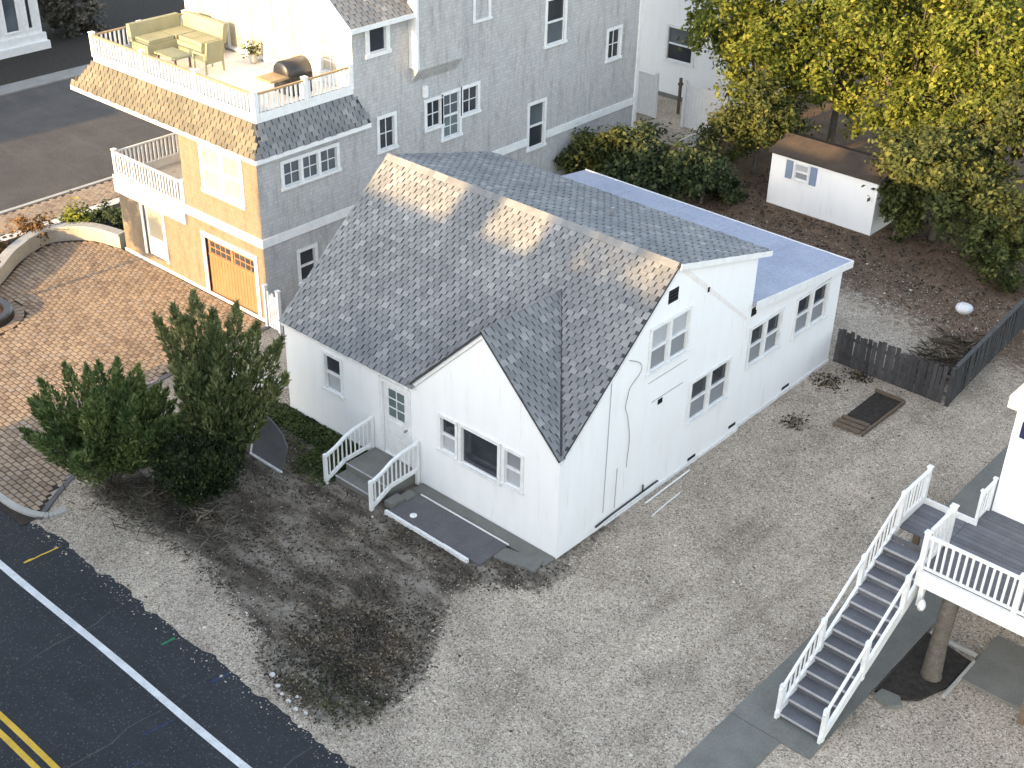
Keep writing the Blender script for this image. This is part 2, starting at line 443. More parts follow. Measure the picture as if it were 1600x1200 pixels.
def np_mesh(name, verts, faces, mat, parent=None, org=(0, 0, 0)):
    """verts Nx3, faces Fx(3|4), numpy"""
    o_ = ORG[parent.name] if parent is not None else Vector(org)
    me = bpy.data.meshes.new(name)
    v = np.asarray(verts, np.float32) - np.array(o_[:], np.float32)
    f = np.asarray(faces, np.int32)
    k = f.shape[1]
    me.vertices.add(len(v)); me.vertices.foreach_set('co', v.ravel())
    me.loops.add(f.size); me.loops.foreach_set('vertex_index', f.ravel())
    me.polygons.add(len(f)); me.polygons.foreach_set('loop_start', np.arange(0, f.size, k, dtype=np.int32))
    me.update(calc_edges=True)
    me.materials.append(M[mat])
    o = bpy.data.objects.new(name, me); COL.objects.link(o)
    if parent is not None: o.parent = parent
    else: o.location = o_
    ORG[o.name] = o_
    return o

def tag(o, label=None, cat=None, group=None, kind=None):
    if label: o['label'] = label
    if cat: o['category'] = cat
    if group: o['group'] = group
    if kind: o['kind'] = kind
    return o
def thing(name, loc, label, cat, group=None):
    o = bpy.data.objects.new(name, None); COL.objects.link(o)
    o.location = loc; ORG[o.name] = Vector(loc); o.empty_display_size = 0.2
    return tag(o, label, cat, group)
def inst(name, me, mat4, parent):
    o = bpy.data.objects.new(name, me); COL.objects.link(o)
    o.parent = parent
    m = Matrix(mat4); m.translation = m.translation - ORG[parent.name]
    o.matrix_local = m
    return o

def wall_panel(mb, o, sd_, nrm, s0, s1, zb, prof, holes=(), depth=0.07):
    """vertical wall: sd_ direction along, nrm outward; prof [(s,z)] top line; holes (s0,s1,z0,z1) with reveals"""
    o, sd_, nrm = Vector(o), Vector(sd_), Vector(nrm)
    def top(s):
        for (a, za), (b, zb_) in zip(prof, prof[1:]):
            if a - 1e-6 <= s <= b + 1e-6:
                return za + (zb_ - za) * (s - a) / (b - a)
        return prof[-1][1]
    P = lambda s, z, d=0.0: o + sd_ * s + Vector((0, 0, z)) - nrm * d
    flip = sd_.cross(Vector((0, 0, 1))).dot(nrm) < 0
    def q(a, b, c, d):
        mb.quad(*((d, c, b, a) if flip else (a, b, c, d)))
    br = sorted(set([s0, s1] + [p[0] for p in prof if s0 < p[0] < s1] + [h for x in holes for h in x[:2]]))
    for a, b in zip(br, br[1:]):
        hs = sorted([h for h in holes if h[0] <= a + 1e-6 and h[1] >= b - 1e-6], key=lambda h: h[2])
        z = zb
        for h in hs:
            q(P(a, z), P(b, z), P(b, h[2]), P(a, h[2])); z = h[3]
        q(P(a, z), P(b, z), P(b, top(b)), P(a, top(a)))
    for a, b, c, d in holes:
        q(P(a, c), P(b, c), P(b, c, depth), P(a, c, depth)); q(P(a, d, depth), P(b, d, depth), P(b, d), P(a, d))
        q(P(a, c), P(a, c, depth), P(a, d, depth), P(a, d)); q(P(b, c, depth), P(b, c), P(b, d), P(b, d, depth))

def window(parent, o, sd_, nrm, s0, s1, z0, z1, lights=1, split=True, grid=None, upper='glass', lower='screen',
           trim=0.07, proud=0.03, depth=0.06, mat='trim', mids=None, name='window', label=None):
    """frame with trim around a hole, one double-hung unit per light; panes recessed"""
    o, sd_, nrm = Vector(o), Vector(sd_), Vector(nrm)
    P = lambda s, z, d=0.0: o + sd_ * s + Vector((0, 0, z)) + nrm * d
    Z = Vector((0, 0, 1))
    mb = MB()
    def bar(a, b, c, d, d0, d1):
        mb.obox(P((a + b) / 2, (c + d) / 2, (d0 + d1) / 2), sd_ * (b - a) / 2, Z * (d - c) / 2, nrm * (d1 - d0) / 2)
    bar(s0 - trim, s0 + 0.008, z0, z1, 0.002, proud); bar(s1 - 0.008, s1 + trim, z0, z1, 0.002, proud)
    bar(s0 - trim, s1 + trim, z1, z1 + trim, 0.002, proud + 0.006)
    bar(s0 - trim - 0.03, s1 + trim + 0.03, z0 - trim * 0.8, z0, 0.002, proud + 0.03)
    wd = (s1 - s0) / lights
    for i in range(1, lights):
        c = s0 + wd * i
        bar(c - 0.045, c + 0.045, z0, z1, -depth, proud - 0.004)
    f = mb.build(name, mat, parent)
    if label: f['label'] = label
    for i in range(lights):
        a = s0 + wd * i + (0.045 if i else 0.0); b = s0 + wd * (i + 1) - (0.045 if i < lights - 1 else 0.0)
        t = 0.028
        zm = z0 + (z1 - z0) * 0.5
        m2 = MB()
        def bar2(a_, b_, c_, d_, d0, d1):
            m2.obox(P((a_ + b_) / 2, (c_ + d_) / 2, (d0 + d1) / 2), sd_ * (b_ - a_) / 2, Z * (d_ - c_) / 2, nrm * (d1 - d0) / 2)
        bar2(a, a + t, z0, z1, -depth + 0.004, -0.012); bar2(b - t, b, z0, z1, -depth + 0.004, -0.012)
        bar2(a + t, b - t, z0, z0 + t, -depth + 0.004, -0.012); bar2(a + t, b - t, z1 - t, z1, -depth + 0.004, -0.012)
        panes = [(z0 + t, z1 - t, upper)]
        if split:
            bar2(a + t, b - t, zm - 0.03, zm + 0.03, -depth + 0.004, -0.008)
            panes = [(z0 + t, zm - 0.03, lower), (zm + 0.03, z1 - t, upper)]
        if grid:
            nx, nz = grid
            for j in range(1, nx):
                x = a + (b - a) * j / nx; bar2(x - 0.012, x + 0.012, z0 + t, z1 - t, -depth + 0.006, -0.03)
            for j in range(1, nz):
                z = z0 + (z1 - z0) * j / nz
                if split and abs(z - zm) < 0.05: continue
                bar2(a + t, b - t, z - 0.012, z + 0.012, -depth + 0.007, -0.031)
        m2.build('sash', mat, f)
        for c, d, mt in panes:
            m3 = MB(); m3.obox(P((a + b) / 2, (c + d) / 2, -depth - 0.008), sd_ * ((b - a) / 2 - t * 0.5), Z * ((d - c) / 2 + 0.01), nrm * 0.01)
            m3.build('pane', mt, f)
    return f

def shingle_field(parent, O, U, V, ul, vl, expo, wid, mat, keep=None, indiv=0, th=0.012, seed=1, gap=0.034):
    """courses of overlapping tabs; the `indiv` nearest are objects of their own, the rest one joined part"""
    r = random.Random(seed)
    O, U, V = Vector(O), Vector(U).normalized(), Vector(V).normalized(); Nn = U.cross(V).normalized()
    if Nn.z < 0: Nn = -Nn
    items = []
    rows = int(vl / expo)
    for i in range(rows):
        off = (i % 2) * wid / 2 + r.uniform(-0.012, 0.012)
        n = int(ul / wid) + 2
        for j in range(n):
            u0 = j * wid - off; u1 = u0 + wid - gap
            u0 = max(u0, 0); u1 = min(u1, ul)
            if u1 - u0 < 0.05: continue
            v0 = i * expo; c = O + U * (u0 + u1) / 2 + V * (v0 + expo / 2)
            if keep and not keep(c): continue
            items.append((u0, u1, v0, c, (j + i // 2) % 2))
    full = [k for k in items if abs((k[1] - k[0]) - (wid - gap)) < 1e-4]
    pick = set()
    if indiv:
        full.sort(key=lambda k: (k[3] - CAM).length)
        pick = set(id(k) for k in full[:indiv])
        hw = (wid - gap) / 2; ln = expo * 1.25
        m = MB(); m.hexa([(-hw, 0, 0), (hw, 0, 0), (hw, ln, -th * 0.6), (-hw, ln, -th * 0.6), (-hw, 0, th), (hw, 0, th), (hw, ln, th * 0.05), (-hw, ln, th * 0.05)])
        me = bpy.data.meshes.new('shingle'); me.from_pydata(m.v, [], m.f); me.materials.append(M[mat])
    mb = MB()
    for k in items:
        u0, u1, v0, c, alt = k
        lift = r.uniform(0, 0.004) + 0.008 * alt
        dv = r.uniform(-0.006, 0.006) - 0.016 * alt
        if id(k) in pick:
            p = O + U * (u0 + u1) / 2 + V * (v0 + dv) + Nn * (0.004 + lift)
            inst('shingle', me, Matrix(((U.x, V.x, Nn.x, p.x), (U.y, V.y, Nn.y, p.y), (U.z, V.z, Nn.z, p.z), (0, 0, 0, 1))), parent)
        else:
            ln = expo * 1.25
            p = lambda u, v, h: O + U * u + V * (v0 + dv + v) + Nn * (0.004 + lift + h)
            mb.hexa([p(u0, 0, 0), p(u1, 0, 0), p(u1, ln, -th * 0.6), p(u0, ln, -th * 0.6), p(u0, 0, th), p(u1, 0, th), p(u1, ln, th * 0.05), p(u0, ln, th * 0.05)])
    if mb.v:
        tag(mb.build('shingle_courses', mat, parent), kind='stuff')

def railing(parent, pts, h=0.8, post=0.09, gap=0.12, bal=0.03, name='railing', mat='trim', posts=True, base=0.1, toprail='trim', ends=(True, True)):
    """straight runs between points (base heights); posts, top rail, bottom rail and each baluster"""
    pts = [Vector(p) for p in pts]
    zz = Vector((0, 0, 1))
    top = MB(); bot = MB()
    for k, (a, b) in enumerate(zip(pts, pts[1:])):
        top.beam(a + zz * h, b + zz * h, 0.07, 0.045); bot.beam(a + zz * base, b + zz * base, 0.05, 0.04)
    top.build('top_rail', toprail, parent); bot.build('bottom_rail', mat, parent)
    if posts:
        for k, p in enumerate(pts):
            if (k == 0 and not ends[0]) or (k == len(pts) - 1 and not ends[1]): continue
            m = MB(); m.box(p.x - post / 2, p.x + post / 2, p.y - post / 2, p.y + post / 2, p.z - 0.02, p.z + h + 0.07)
            m.box(p.x - post / 2 - 0.015, p.x + post / 2 + 0.015, p.y - post / 2 - 0.015, p.y + post / 2 + 0.015, p.z + h + 0.07, p.z + h + 0.1)
            m.build('post', mat, parent)
    for a, b in zip(pts, pts[1:]):
        d = b - a; n = max(2, int(Vector((d.x, d.y, 0)).length / gap))
        for j in range(1, n):
            p = a + d * (j / n)
            m = MB(); jx, jy = rnd.uniform(-.008, .008), rnd.uniform(-.008, .008); m.beam((p.x, p.y, p.z + base), (p.x + jx, p.y + jy, p.z + h - 0.01), bal * rnd.uniform(.9, 1.1), bal)
            m.build('baluster', mat, parent)

def leaves(name, centres, normals, sizes, mat, parent=None, seed=0, aspect=0.5, org=(0, 0, 0), tilt=0.6):
    """one folded leaf (two triangles' worth of quad) per centre"""
    g = np.random.default_rng(seed)
    c = np.asarray(centres, float); n = np.asarray(normals, float) + g.normal(0, tilt, c.shape)
    n /= np.linalg.norm(n, axis=1, keepdims=True) + 1e-9
    t = g.normal(0, 1, c.shape); t -= n * (t * n).sum(1, keepdims=True); t /= np.linalg.norm(t, axis=1, keepdims=True) + 1e-9
    b = np.cross(n, t); s = np.asarray(sizes)[:, None]
    v = np.stack([c - t * s, c + b * s * aspect + n * s * 0.12, c + t * s, c - b * s * aspect + n * s * 0.12], 1).reshape(-1, 3)
    f = np.arange(len(v)).reshape(-1, 4)
    return np_mesh(name, v, f, mat, parent, org)

def blades(name, base, tip, wid, mat, parent=None, seed=0, org=(0, 0, 0)):
    """pointed blades from base to tip"""
    g = np.random.default_rng(seed)
    base = np.asarray(base, float); tip = np.asarray(tip, float); d = tip - base
    t = g.normal(0, 1, base.shape); t = np.cross(d, t); t /= np.linalg.norm(t, axis=1, keepdims=True) + 1e-9
    w_ = np.asarray(wid)[:, None]; mid = base + d * 0.4
    v = np.stack([base, mid + t * w_, tip, mid - t * w_], 1).reshape(-1, 3)
    return np_mesh(name, v, np.arange(len(v)).reshape(-1, 4), mat, parent, org)

# ================================================================== SETTING
def struct(o):
    o['kind'] = 'structure'; return o
m = MB()
m.lathe((0, 0, -0.16), [(0.001, 0), (900, 0)], 48)
m.f = m.f[:-1]
struct(m.build('ground', 'terrain'))

def sheet(name, x0, x1, y0, y1, z, mat, parent=None):
    k = MB(); k.quad((x0, y0, z), (x1, y0, z), (x1, y1, z), (x0, y1, z))
    return k.build(name, mat, parent)
road = struct(sheet('front_road', -120, 90, -16.2, -6.4, -0.034, 'asphalt'))
cross = struct(sheet('cross_street', -36.2, -25.45, -90, 130, -0.042, 'asphalt_old'))
def strip_poly(name, pts, wd, z, mat, parent, jit=0.0):
    k = MB(); r = random.Random(len(pts) + int(pts[0][0] * 10))
    L = []
    for i, p in enumerate(pts):
        a = pts[max(i - 1, 0)]; b = pts[min(i + 1, len(pts) - 1)]
        d = Vector((b[0] - a[0], b[1] - a[1], 0)).normalized(); nn = Vector((-d.y, d.x, 0))
        ww = wd * (1 + r.uniform(-jit, jit)) / 2
        L.append((Vector((p[0], p[1], z)) - nn * ww, Vector((p[0], p[1], z)) + nn * ww))
    for (a, b), (c, d) in zip(L, L[1:]):
        k.quad(a, c, d, b)
    return k.build(name, mat, parent)
strip_poly('edge_line', [(x * 1.0, -8.31 + 0.012 * math.sin(x)) for x in range(-24, 40)], 0.15, -0.030, 'paint_white', road, 0.06)
for y in (-10.62, -10.86):
    strip_poly('centre_line', [(x * 1.0, y + 0.01 * math.sin(x * 1.3)) for x in range(-24, 40)], 0.115, -0.030, 'paint_yellow', road, 0.06)
def mark(pts, mat, wd=0.05):
    q = []
    for a, b in zip(pts, pts[1:]):
        for t in range(6):
            q.append((a[0] + (b[0] - a[0]) * t / 6 + rnd.uniform(-.015, .015), a[1] + (b[1] - a[1]) * t / 6))
    q.append(pts[-1])
    strip_poly('paint_mark', q, wd, -0.029, mat, road, 0.5)
mark([(-8.36, -7.95), (-8.30, -7.15)], 'paint_yellow', 0.05)
mark([(-4.06, -7.45), (-4.02, -7.15)], 'paint_green', 0.05)
mark([(-2.48, -7.42), (-2.44, -7.02)], 'paint_blue', 0.045)
mark([(-2.3, -9.1), (-2.2, -8.5)], 'paint_blue', 0.035)
mark([(-1.9, -10.0), (-1.8, -9.5)], 'paint_blue', 0.03)
for x in (-5.6, -2.6, 0.2):
    pts = [(x + 0.05 * math.sin(i * 1.7) + 0.03 * rnd.uniform(-1, 1), -16 + i * 0.4) for i in range(23)]
    strip_poly('sealed_crack', pts, 0.018, -0.0305, 'crack_seal', road, 0.6)

# ---- lot: gravel, garden litter and soil in one sheet with a ragged road edge
def poly_dist(x, y, P):
    """signed distance, positive inside"""
    n = len(P); inside = False; dm = 1e9
    for i in range(n):
        x0, y0 = P[i]; x1, y1 = P[(i + 1) % n]
        if (y0 > y) != (y1 > y) and x < (x1 - x0) * (y - y0) / (y1 - y0) + x0: inside = not inside
        dx, dy = x1 - x0, y1 - y0
        t = max(0, min(1, ((x - x0) * dx + (y - y0) * dy) / (dx * dx + dy * dy)))
        dm = min(dm, math.hypot(x - x0 - t * dx, y - y0 - t * dy))
    return dm if inside else -dm
GARDEN = [(-9.6, -5.7), (-8, -5.45), (-6.2, -5.3), (-4.6, -5.55), (-2.9, -5.9), (-1.9, -6.55), (-0.2, -6.75), (0.55, -6.0), (0.45, -4.6), (-0.25, -3.4), (-0.9, -2.5), (-0.6, -1.7), (0.5, -1.0), (0.5, 0.05), (-9, 0.05), (-10.9, -0.2), (-11.0, -1.6), (-10.6, -4)]
DRIVE_R = [(-9.55, -7.3), (-9.55, -6.9), (-10.2, -5.9), (-11.0, -4.4), (-12.1, -2.8), (-12.6, -1.6), (-12.75, 0.0), (-12.85, 2.6)]
def drive_right(y):
    for (xa, ya), (xb, yb) in zip(DRIVE_R, DRIVE_R[1:]):
        if ya <= y <= yb: return xa + (xb - xa) * (y - ya) / (yb - ya)
    return DRIVE_R[-1][0] if y > 0 else DRIVE_R[0][0]
def nz(x, y, s, k=0.0):
    return mn.noise(Vector((x * s, y * s, k)))
def lot_height(x, y):
    h = 0.02 * nz(x, y, 0.5) + 0.012 * nz(x, y, 2.2, 3)
    g = poly_dist(x, y, GARDEN) if (-12 < x < 1.5 and -7.5 < y < 1) else -1
    if g > 0: h += min(g, 0.6) * 0.06 + min(g, 0.5) * 0.06 * nz(x, y, 1.6, 9)
    if y < -6.2: h = h * max(0, (y + 7.1) / 0.9) - 0.028 * min(1, (-6.2 - y) / 0.7)
    return h
xs = list(np.arange(-13.0, 1.2, 0.14)) + list(np.arange(1.2, 8.0, 0.14)) + list(np.arange(8.0, 16.0, 0.4)) + [16 + 3 * i for i in range(10)]
ys = list(np.arange(-7.05, 0.3, 0.14)) + list(np.arange(0.3, 24, 0.3)) + [24 + 3 * i for i in range(14)]
V = []; Msk = []
for j, y in enumerate(ys):
    for x in xs:
        yy = y
        if j == 0:
            yy = -6.98 + 0.14 * nz(x, 0, 0.9, 4) + 0.16 * nz(x, 0, 3.4, 7) + (0.25 if x > 0.5 else 0) * min(1, x - 0.5 if x > 0.5 else 0) * 0
        V.append((x, yy, lot_height(x, yy)))
        g = poly_dist(x, yy, GARDEN) if (-12.5 < x < 2 and y < 1.2) else -2
        gm = max(0, min(1, 0.5 + g / 0.7))
        sm = max(0, min(1, 0.5 + (yy - 15.6 + 0.2 * x + 0.8 * nz(x, yy, 0.4, 5)) / 3.0))
        # garden tone along the cottage wall, fading outwards
        if 0 <= x < 0.6 and -0.4 < yy < 2.2: gm = max(gm, 0.62 - x * 0.7)
        tk = 0.0
        if x > 0.3 and yy < 15:
            for (ox, amp) in ((2.0, 0.9), (3.5, 0.9), (2.9, -0.5), (4.4, -0.5)):
                cx_ = ox + amp * math.sin(yy * 0.28 + 0.6) + max(0, -3.0 - yy) * 0.55
                tk = max(tk, (1 - abs(x - cx_) / 0.2) * (0.5 + 0.8 * nz(x, yy, 0.7, 11)))
        Msk.append((gm, sm, max(0, min(1, tk)), 1))
nx = len(xs)
F = []
for j in range(len(ys) - 1):
    for i in range(nx - 1):
        xc = (xs[i] + xs[i + 1]) / 2; yc = (ys[j] + ys[j + 1]) / 2
        if yc < 2.5 and xc < drive_right(yc) - 0.1: continue
        if -8.7 < xc < -0.3 and 0.3 < yc < 11.6: continue
        a = j * nx + i; F.append((a, a + 1, a + nx + 1, a + nx))
lot = struct(np_mesh('gravel_lot', V, F, 'gravel'))
at = lot.data.attributes.new('mask', 'FLOAT_COLOR', 'POINT')
at.data.foreach_set('color', np.asarray(Msk, np.float32).ravel())
lot.data.polygons.foreach_set('use_smooth', [True] * len(lot.data.polygons))
struct(sheet('back_yard', -60, 60, 2.7, 130, -0.09, 'terrain'))

# loose pebbles
def pebbles(name, n, area, seed, smin=0.009, smax=0.024, parent=None):
    g = np.random.default_rng(seed); P = []
    while len(P) < n:
        x = g.uniform(area[0], area[1]); y = g.uniform(area[2], area[3])
        if -9.1 < x < 0.15 and -0.05 < y < 12.05: continue
        if x < drive_right(y) + 0.1 and y < 3: continue
        if x > 5.35 and y < 13 and x < 7.2 and y > -3.4: continue
        gd = poly_dist(x, y, GARDEN) if x < 1 and y < 1 else -1
        if gd > 0 and g.random() < min(0.9, gd * 2): continue
        if y > 16 and g.random() < (y - 16) / 4: continue
        if y < -6.9 and g.random() < (-6.9 - y) / .45: continue
        P.append((x, y, max(-.032, lot_height(x, y))))
    P = np.array(P); s = g.uniform(smin, smax, (len(P), 1)) * (1 + (g.random((len(P), 1)) < 0.02) * 1.2)
    a = g.uniform(0, 6.28, len(P)); ca, sa = np.cos(a)[:, None], np.sin(a)[:, None]
    ex = np.hstack([ca, sa, 0 * ca]); ey = np.hstack([-sa, ca, 0 * ca]); ez = np.array([0, 0, 1.0])
    e = g.uniform(0.6, 1.0, (len(P), 1)); h = g.uniform(0.4, 0.7, (len(P), 1))
    v = np.stack([P + ex * s, P + ey * s * e, P - ex * s, P - ey * s * e, P + ez * s * h + ex * s * 0.2], 1).reshape(-1, 3)
    b = np.arange(len(P))[:, None] * 5
    f = np.concatenate([b + np.array([[0, 1, 4]]), b + np.array([[1, 2, 4]]), b + np.array([[2, 3, 4]]), b + np.array([[3, 0, 4]])])
    o = np_mesh(name, v, f, 'pebble', parent)
    return tag(o, kind='stuff')
tag(pebbles('loose_gravel', 70000, (-10, 13, -7.3, 19), 3), 'loose pale pebbles scattered over the gravel lot', 'gravel')

# ---- paver driveway, arc wall, sidewalk
ARC = [(-18.2, -6.4), (-19.0, -4.6), (-20.0, -2.7), (-20.66, -1.48), (-21.63, -0.28), (-22.2, 0.97), (-21.9, 1.75), (-21.3, 2.22), (-20.25, 2.47)]
def smooth_curve(P, n=6):
    out = []
    for i in range(len(P) - 1):
        p0 = P[max(i - 1, 0)]; p1 = P[i]; p2 = P[i + 1]; p3 = P[min(i + 2, len(P) - 1)]
        for k in range(n):
            t = k / n
            out.append(tuple(0.5 * (2 * b + (c - a) * t + (2 * a - 5 * b + 4 * c - d) * t * t + (3 * b - a - 3 * c + d) * t ** 3) for a, b, c, d in zip(p0, p1, p2, p3)))
    out.append(P[-1]); return out
ARCS = smooth_curve(ARC)
def drive_left(y):
    for (xa, ya), (xb, yb) in zip(ARCS, ARCS[1:]):
        if ya <= y <= yb: return xa + (xb - xa) * (y - ya) / (yb - ya + 1e-9)
    return -18.2 if y < 0 else -20.3
bed_pts = [(x, y) for x, y in ARCS] + [(-12.9, 2.62)] + list(reversed(DRIVE_R[:-1])) + [(-18.2, -7.0)]
k = MB(); k.poly([(x, y, -0.018) for x, y in reversed(bed_pts)])
drive = struct(k.build('paver_driveway', 'paver_bed'))
PW, PH, JT = 0.235, 0.155, 0.02
items = []
j = 0; y = -6.97
while y < 2.55:
    off = (j % 2) * PW / 2
    x = -22.6 + off
    xl, xr = drive_left(y + PH / 2), drive_right(y + PH / 2)
    while x < -9.4:
        cx, cy = x + PW / 2, y + PH / 2
        ok = cx > xl + 0.1 and cx + PW / 2 < xr and cy < 2.52
        if math.hypot(cx + 19.15, cy + 3.0) < 1.26: ok = False
        if ok: items.append((cx, cy))
        x += PW
    y += PH; j += 1
items.sort(key=lambda c: (Vector((c[0], c[1], 0)) - CAM).length)
vis = [c for c in items if (Vector((c[0], c[1], 0)) - CAM).dot(right) / (Vector((c[0], c[1], 0)) - CAM).dot(fwd) > -0.395]
pk = set(vis[:300])
def paver_mesh():
    q = MB(); a, b = (PW - JT) / 2, (PH - JT) / 2; e = 0.008
    q.hexa([(-a, -b, -0.03), (a, -b, -0.03), (a, b, -0.03), (-a, b, -0.03), (-a + e, -b + e, 0.006), (a - e, -b + e, 0.006), (a - e, b - e, 0.006), (-a + e, b - e, 0.006)])
    me = bpy.data.meshes.new('paver'); me.from_pydata(q.v, [], q.f); me.materials.append(M['paver']); return me
pm = paver_mesh()
k = MB(); a, b, e = (PW - JT) / 2, (PH - JT) / 2, 0.008
for c in items:
    z = rnd.uniform(-0.004, 0.004); cx, cy = c
    if c in pk:
        inst('paver', pm, Matrix.Translation((cx, cy, z)), drive)
    else:
        k.hexa([(cx - a, cy - b, -0.03), (cx + a, cy - b, -0.03), (cx + a, cy + b, -0.03), (cx - a, cy + b, -0.03), (cx - a + e, cy - b + e, z + 0.006), (cx + a - e, cy - b + e, z + 0.006), (cx + a - e, cy + b - e, z + 0.006), (cx - a + e, cy + b - e, z + 0.006)])
tag(k.build('paver_field', 'paver', drive), kind='stuff')
# dark edging course along the driveway's right side
ed = smooth_curve(DRIVE_R[1:], 8)
k = MB()
for p, q in zip(ed, ed[1:]):
    k.beam((p[0] + 0.06, p[1], 0.0), (q[0] + 0.06, q[1], 0.0), 0.12, 0.05)
k.build('edging_course', 'slate', drive)
k = MB()
cv = smooth_curve([(-14, -7.06), (-11.4, -7.07), (-10.2, -7.02), (-9.5, -6.75), (-9.35, -6.3)], 6)
for p, q in zip(cv, cv[1:]):
    k.beam((p[0], p[1], 0.0), (q[0], q[1], 0.0), 0.17, 0.07)
struct(k.build('driveway_kerb', 'kerb'))

t = thing('retaining_wall', (-20.3, 2.4, 0), 'low curved pale stone retaining wall around the paver driveway', 'wall')
n = len(ARCS)
step = 4
for i in range(0, n - 1, step):
    seg = ARCS[i:min(i + step + 1, n)]
    k = MB(); c2 = MB()
    for p, q in zip(seg, seg[1:]):
        d = Vector((q[0] - p[0], q[1] - p[1], 0)).normalized(); nn = Vector((-d.y, d.x, 0)) * 0.14
        P0 = Vector((p[0], p[1], 0)) + nn; Q0 = Vector((q[0], q[1], 0)) + nn
        k.beam(P0 + Vector((0, 0, 0.18)), Q0 + Vector((0, 0, 0.18)), 0.26, 0.46)
        c2.beam(P0 + Vector((0, 0, 0.45)), Q0 + d * 0.01 + Vector((0, 0, 0.45)), 0.34, 0.075)
    k.build('wall_block', 'limestone', t); c2.build('coping', 'kerb', t)

# bed behind the wall
bed = [(x - 0.2, y + 0.1) for x, y in ARCS[10:]] + [(-20.2, 4.5), (-23.0, 4.5), (-23.0, -6.0), (-20.2, -6.0)]
k = MB(); k.poly([(x, y, 0.18) for x, y in reversed(bed)])
struct(k.build('planting_bed', 'dark_mulch'))
struct(sheet('white_stone_strip', -23.75, -22.95, -9, 20, 0.012, 'stone_white'))
swalk = struct(sheet('brick_sidewalk', -25.3, -23.7, -9, 24, -0.004, 'paver_bed'))
k = MB(); j = 0; y = -6.0
while y < 14:
    for i in range(7):
        x = -25.28 + i * 0.225 + (j % 2) * 0.1
        if x + 0.21 > -23.72: continue
        z = rnd.uniform(-.003, .003) + 0.012
        k.box(x, x + 0.21, y, y + 0.14, -0.02, z)
    y += 0.155; j += 1
tag(k.build('paver_field', 'paver', swalk), kind='stuff')
k = MB(); k.box(-25.47, -25.31, -6.5, 60, -0.2, 0.05); struct(k.build('street_kerb', 'kerb'))
k = MB(); k.box(-37.2, -36.15, -60, 90, -0.2, 0.03); struct(k.build('far_kerb', 'concrete'))
struct(sheet('far_verge', -60, -37.2, -60, 90, 0.0, 'dark_mulch'))

# ================================================================== WHITE COTTAGE
W, WG, HE, HP, YR, HR = 8.95, 4.45, 2.7, 4.9, 3.75, 5.9
YM, YB, HB = 7.15, 7.6, 4.91
house = thing('white_cottage', (-4.5, 5.0, 0), 'white one and a half storey cottage with grey shingle roof and steep front gable', 'house')
X, Y, Z = Vector((1, 0, 0)), Vector((0, 1, 0)), Vector((0, 0, 1))
FO = Vector((0, 0, 0))
fh = [(-7.46, -6.88, 1.29, 2.27), (-3.5, -3.03, 1.31, 2.2), (-2.86, -1.74, 1.25, 2.22), (-1.54, -1.06, 1.33, 2.22), (-5.42, -4.56, 0.36, 2.36)]
k = MB()
wall_panel(k, FO, X, -Y, -W, 0, -0.1, [(-W, HE - 0.02), (-WG, HE - 0.02), (-WG / 2, HP - 0.06), (0, HE - 0.02)], fh, 0.09)
sh = [(2.98, 4.4, 3.5, 4.56), (4.8, 6.38, 1.35, 2.42)]
wall_panel(k, FO, Y, X, 0, YM, -0.1, [(0, HE - 0.04), (YR, HR - 0.06), (YM, HR - 0.06 - (HR - HB) * (YM - YR) / (YB - YR))], sh, 0.09)
wall_panel(k, Vector((-W, 0, 0)), Y, -X, 0, YM, -0.1, [(0, HE - 0.04), (YR, HR - 0.06), (YM, HR - 0.06 - (HR - HB) * (YM - YR) / (YB - YR))])
k.quad((0, YM, -0.1), (-W, YM, -0.1), (-W, YM, 5.0), (0, YM, 5.0))
k.build('wall', 'wall', house)
# rear extension
EX, EY = -0.07, 11.85
eh = [(7.38, 8.8, 1.75, 2.8), (9.58, 11.14, 1.72, 2.78)]
k = MB()
zt = lambda y: 3.6 + (3.02 - 3.6) * (y - YM) / (EY - YM)
wall_panel(k, Vector((EX, 0, 0)), Y, X, YM, EY, -0.1, [(YM, zt(YM)), (EY, zt(EY))], eh, 0.09)
wall_panel(k, Vector((0, EY, 0)), X, Y, -W, EX, -0.1, [(-W, zt(EY)), (EX, zt(EY))])
wall_panel(k, Vector((-W, 0, 0)), Y, -X, YM, EY, -0.1, [(YM, zt(YM)), (EY, zt(EY))])
k.build('extension_wall', 'wall', house)
k = MB()
k.hexa([(-W - 0.1, YM + 0.01, 3.6), (0.1, YM + 0.01, 3.6), (0.1, EY + 0.12, 3.02), (-W - 0.1, EY + 0.12, 3.02), (-W - 0.1, YM + 0.01, 3.7), (0.1, YM + 0.01, 3.7), (0.1, EY + 0.12, 3.12), (-W - 0.1, EY + 0.12, 3.12)])
er = k.build('extension_roof', 'membrane', house)
for xx in (-7.0, -5.2, -3.4, -1.6):
    k = MB(); k.beam((xx, YM + .02, 3.703), (xx, EY + .1, 3.126), .06, .008); k.build('seam', 'membrane', er)
k = MB()
k.beam((0.118, YM + 0.02, 3.62), (0.118, EY + 0.14, 3.04), 0.03, 0.2); k.beam((-W - 0.1, EY + 0.137, 3.04), (0.13, EY + 0.137, 3.04), 0.03, 0.2)
k.build('fascia', 'trim', er)
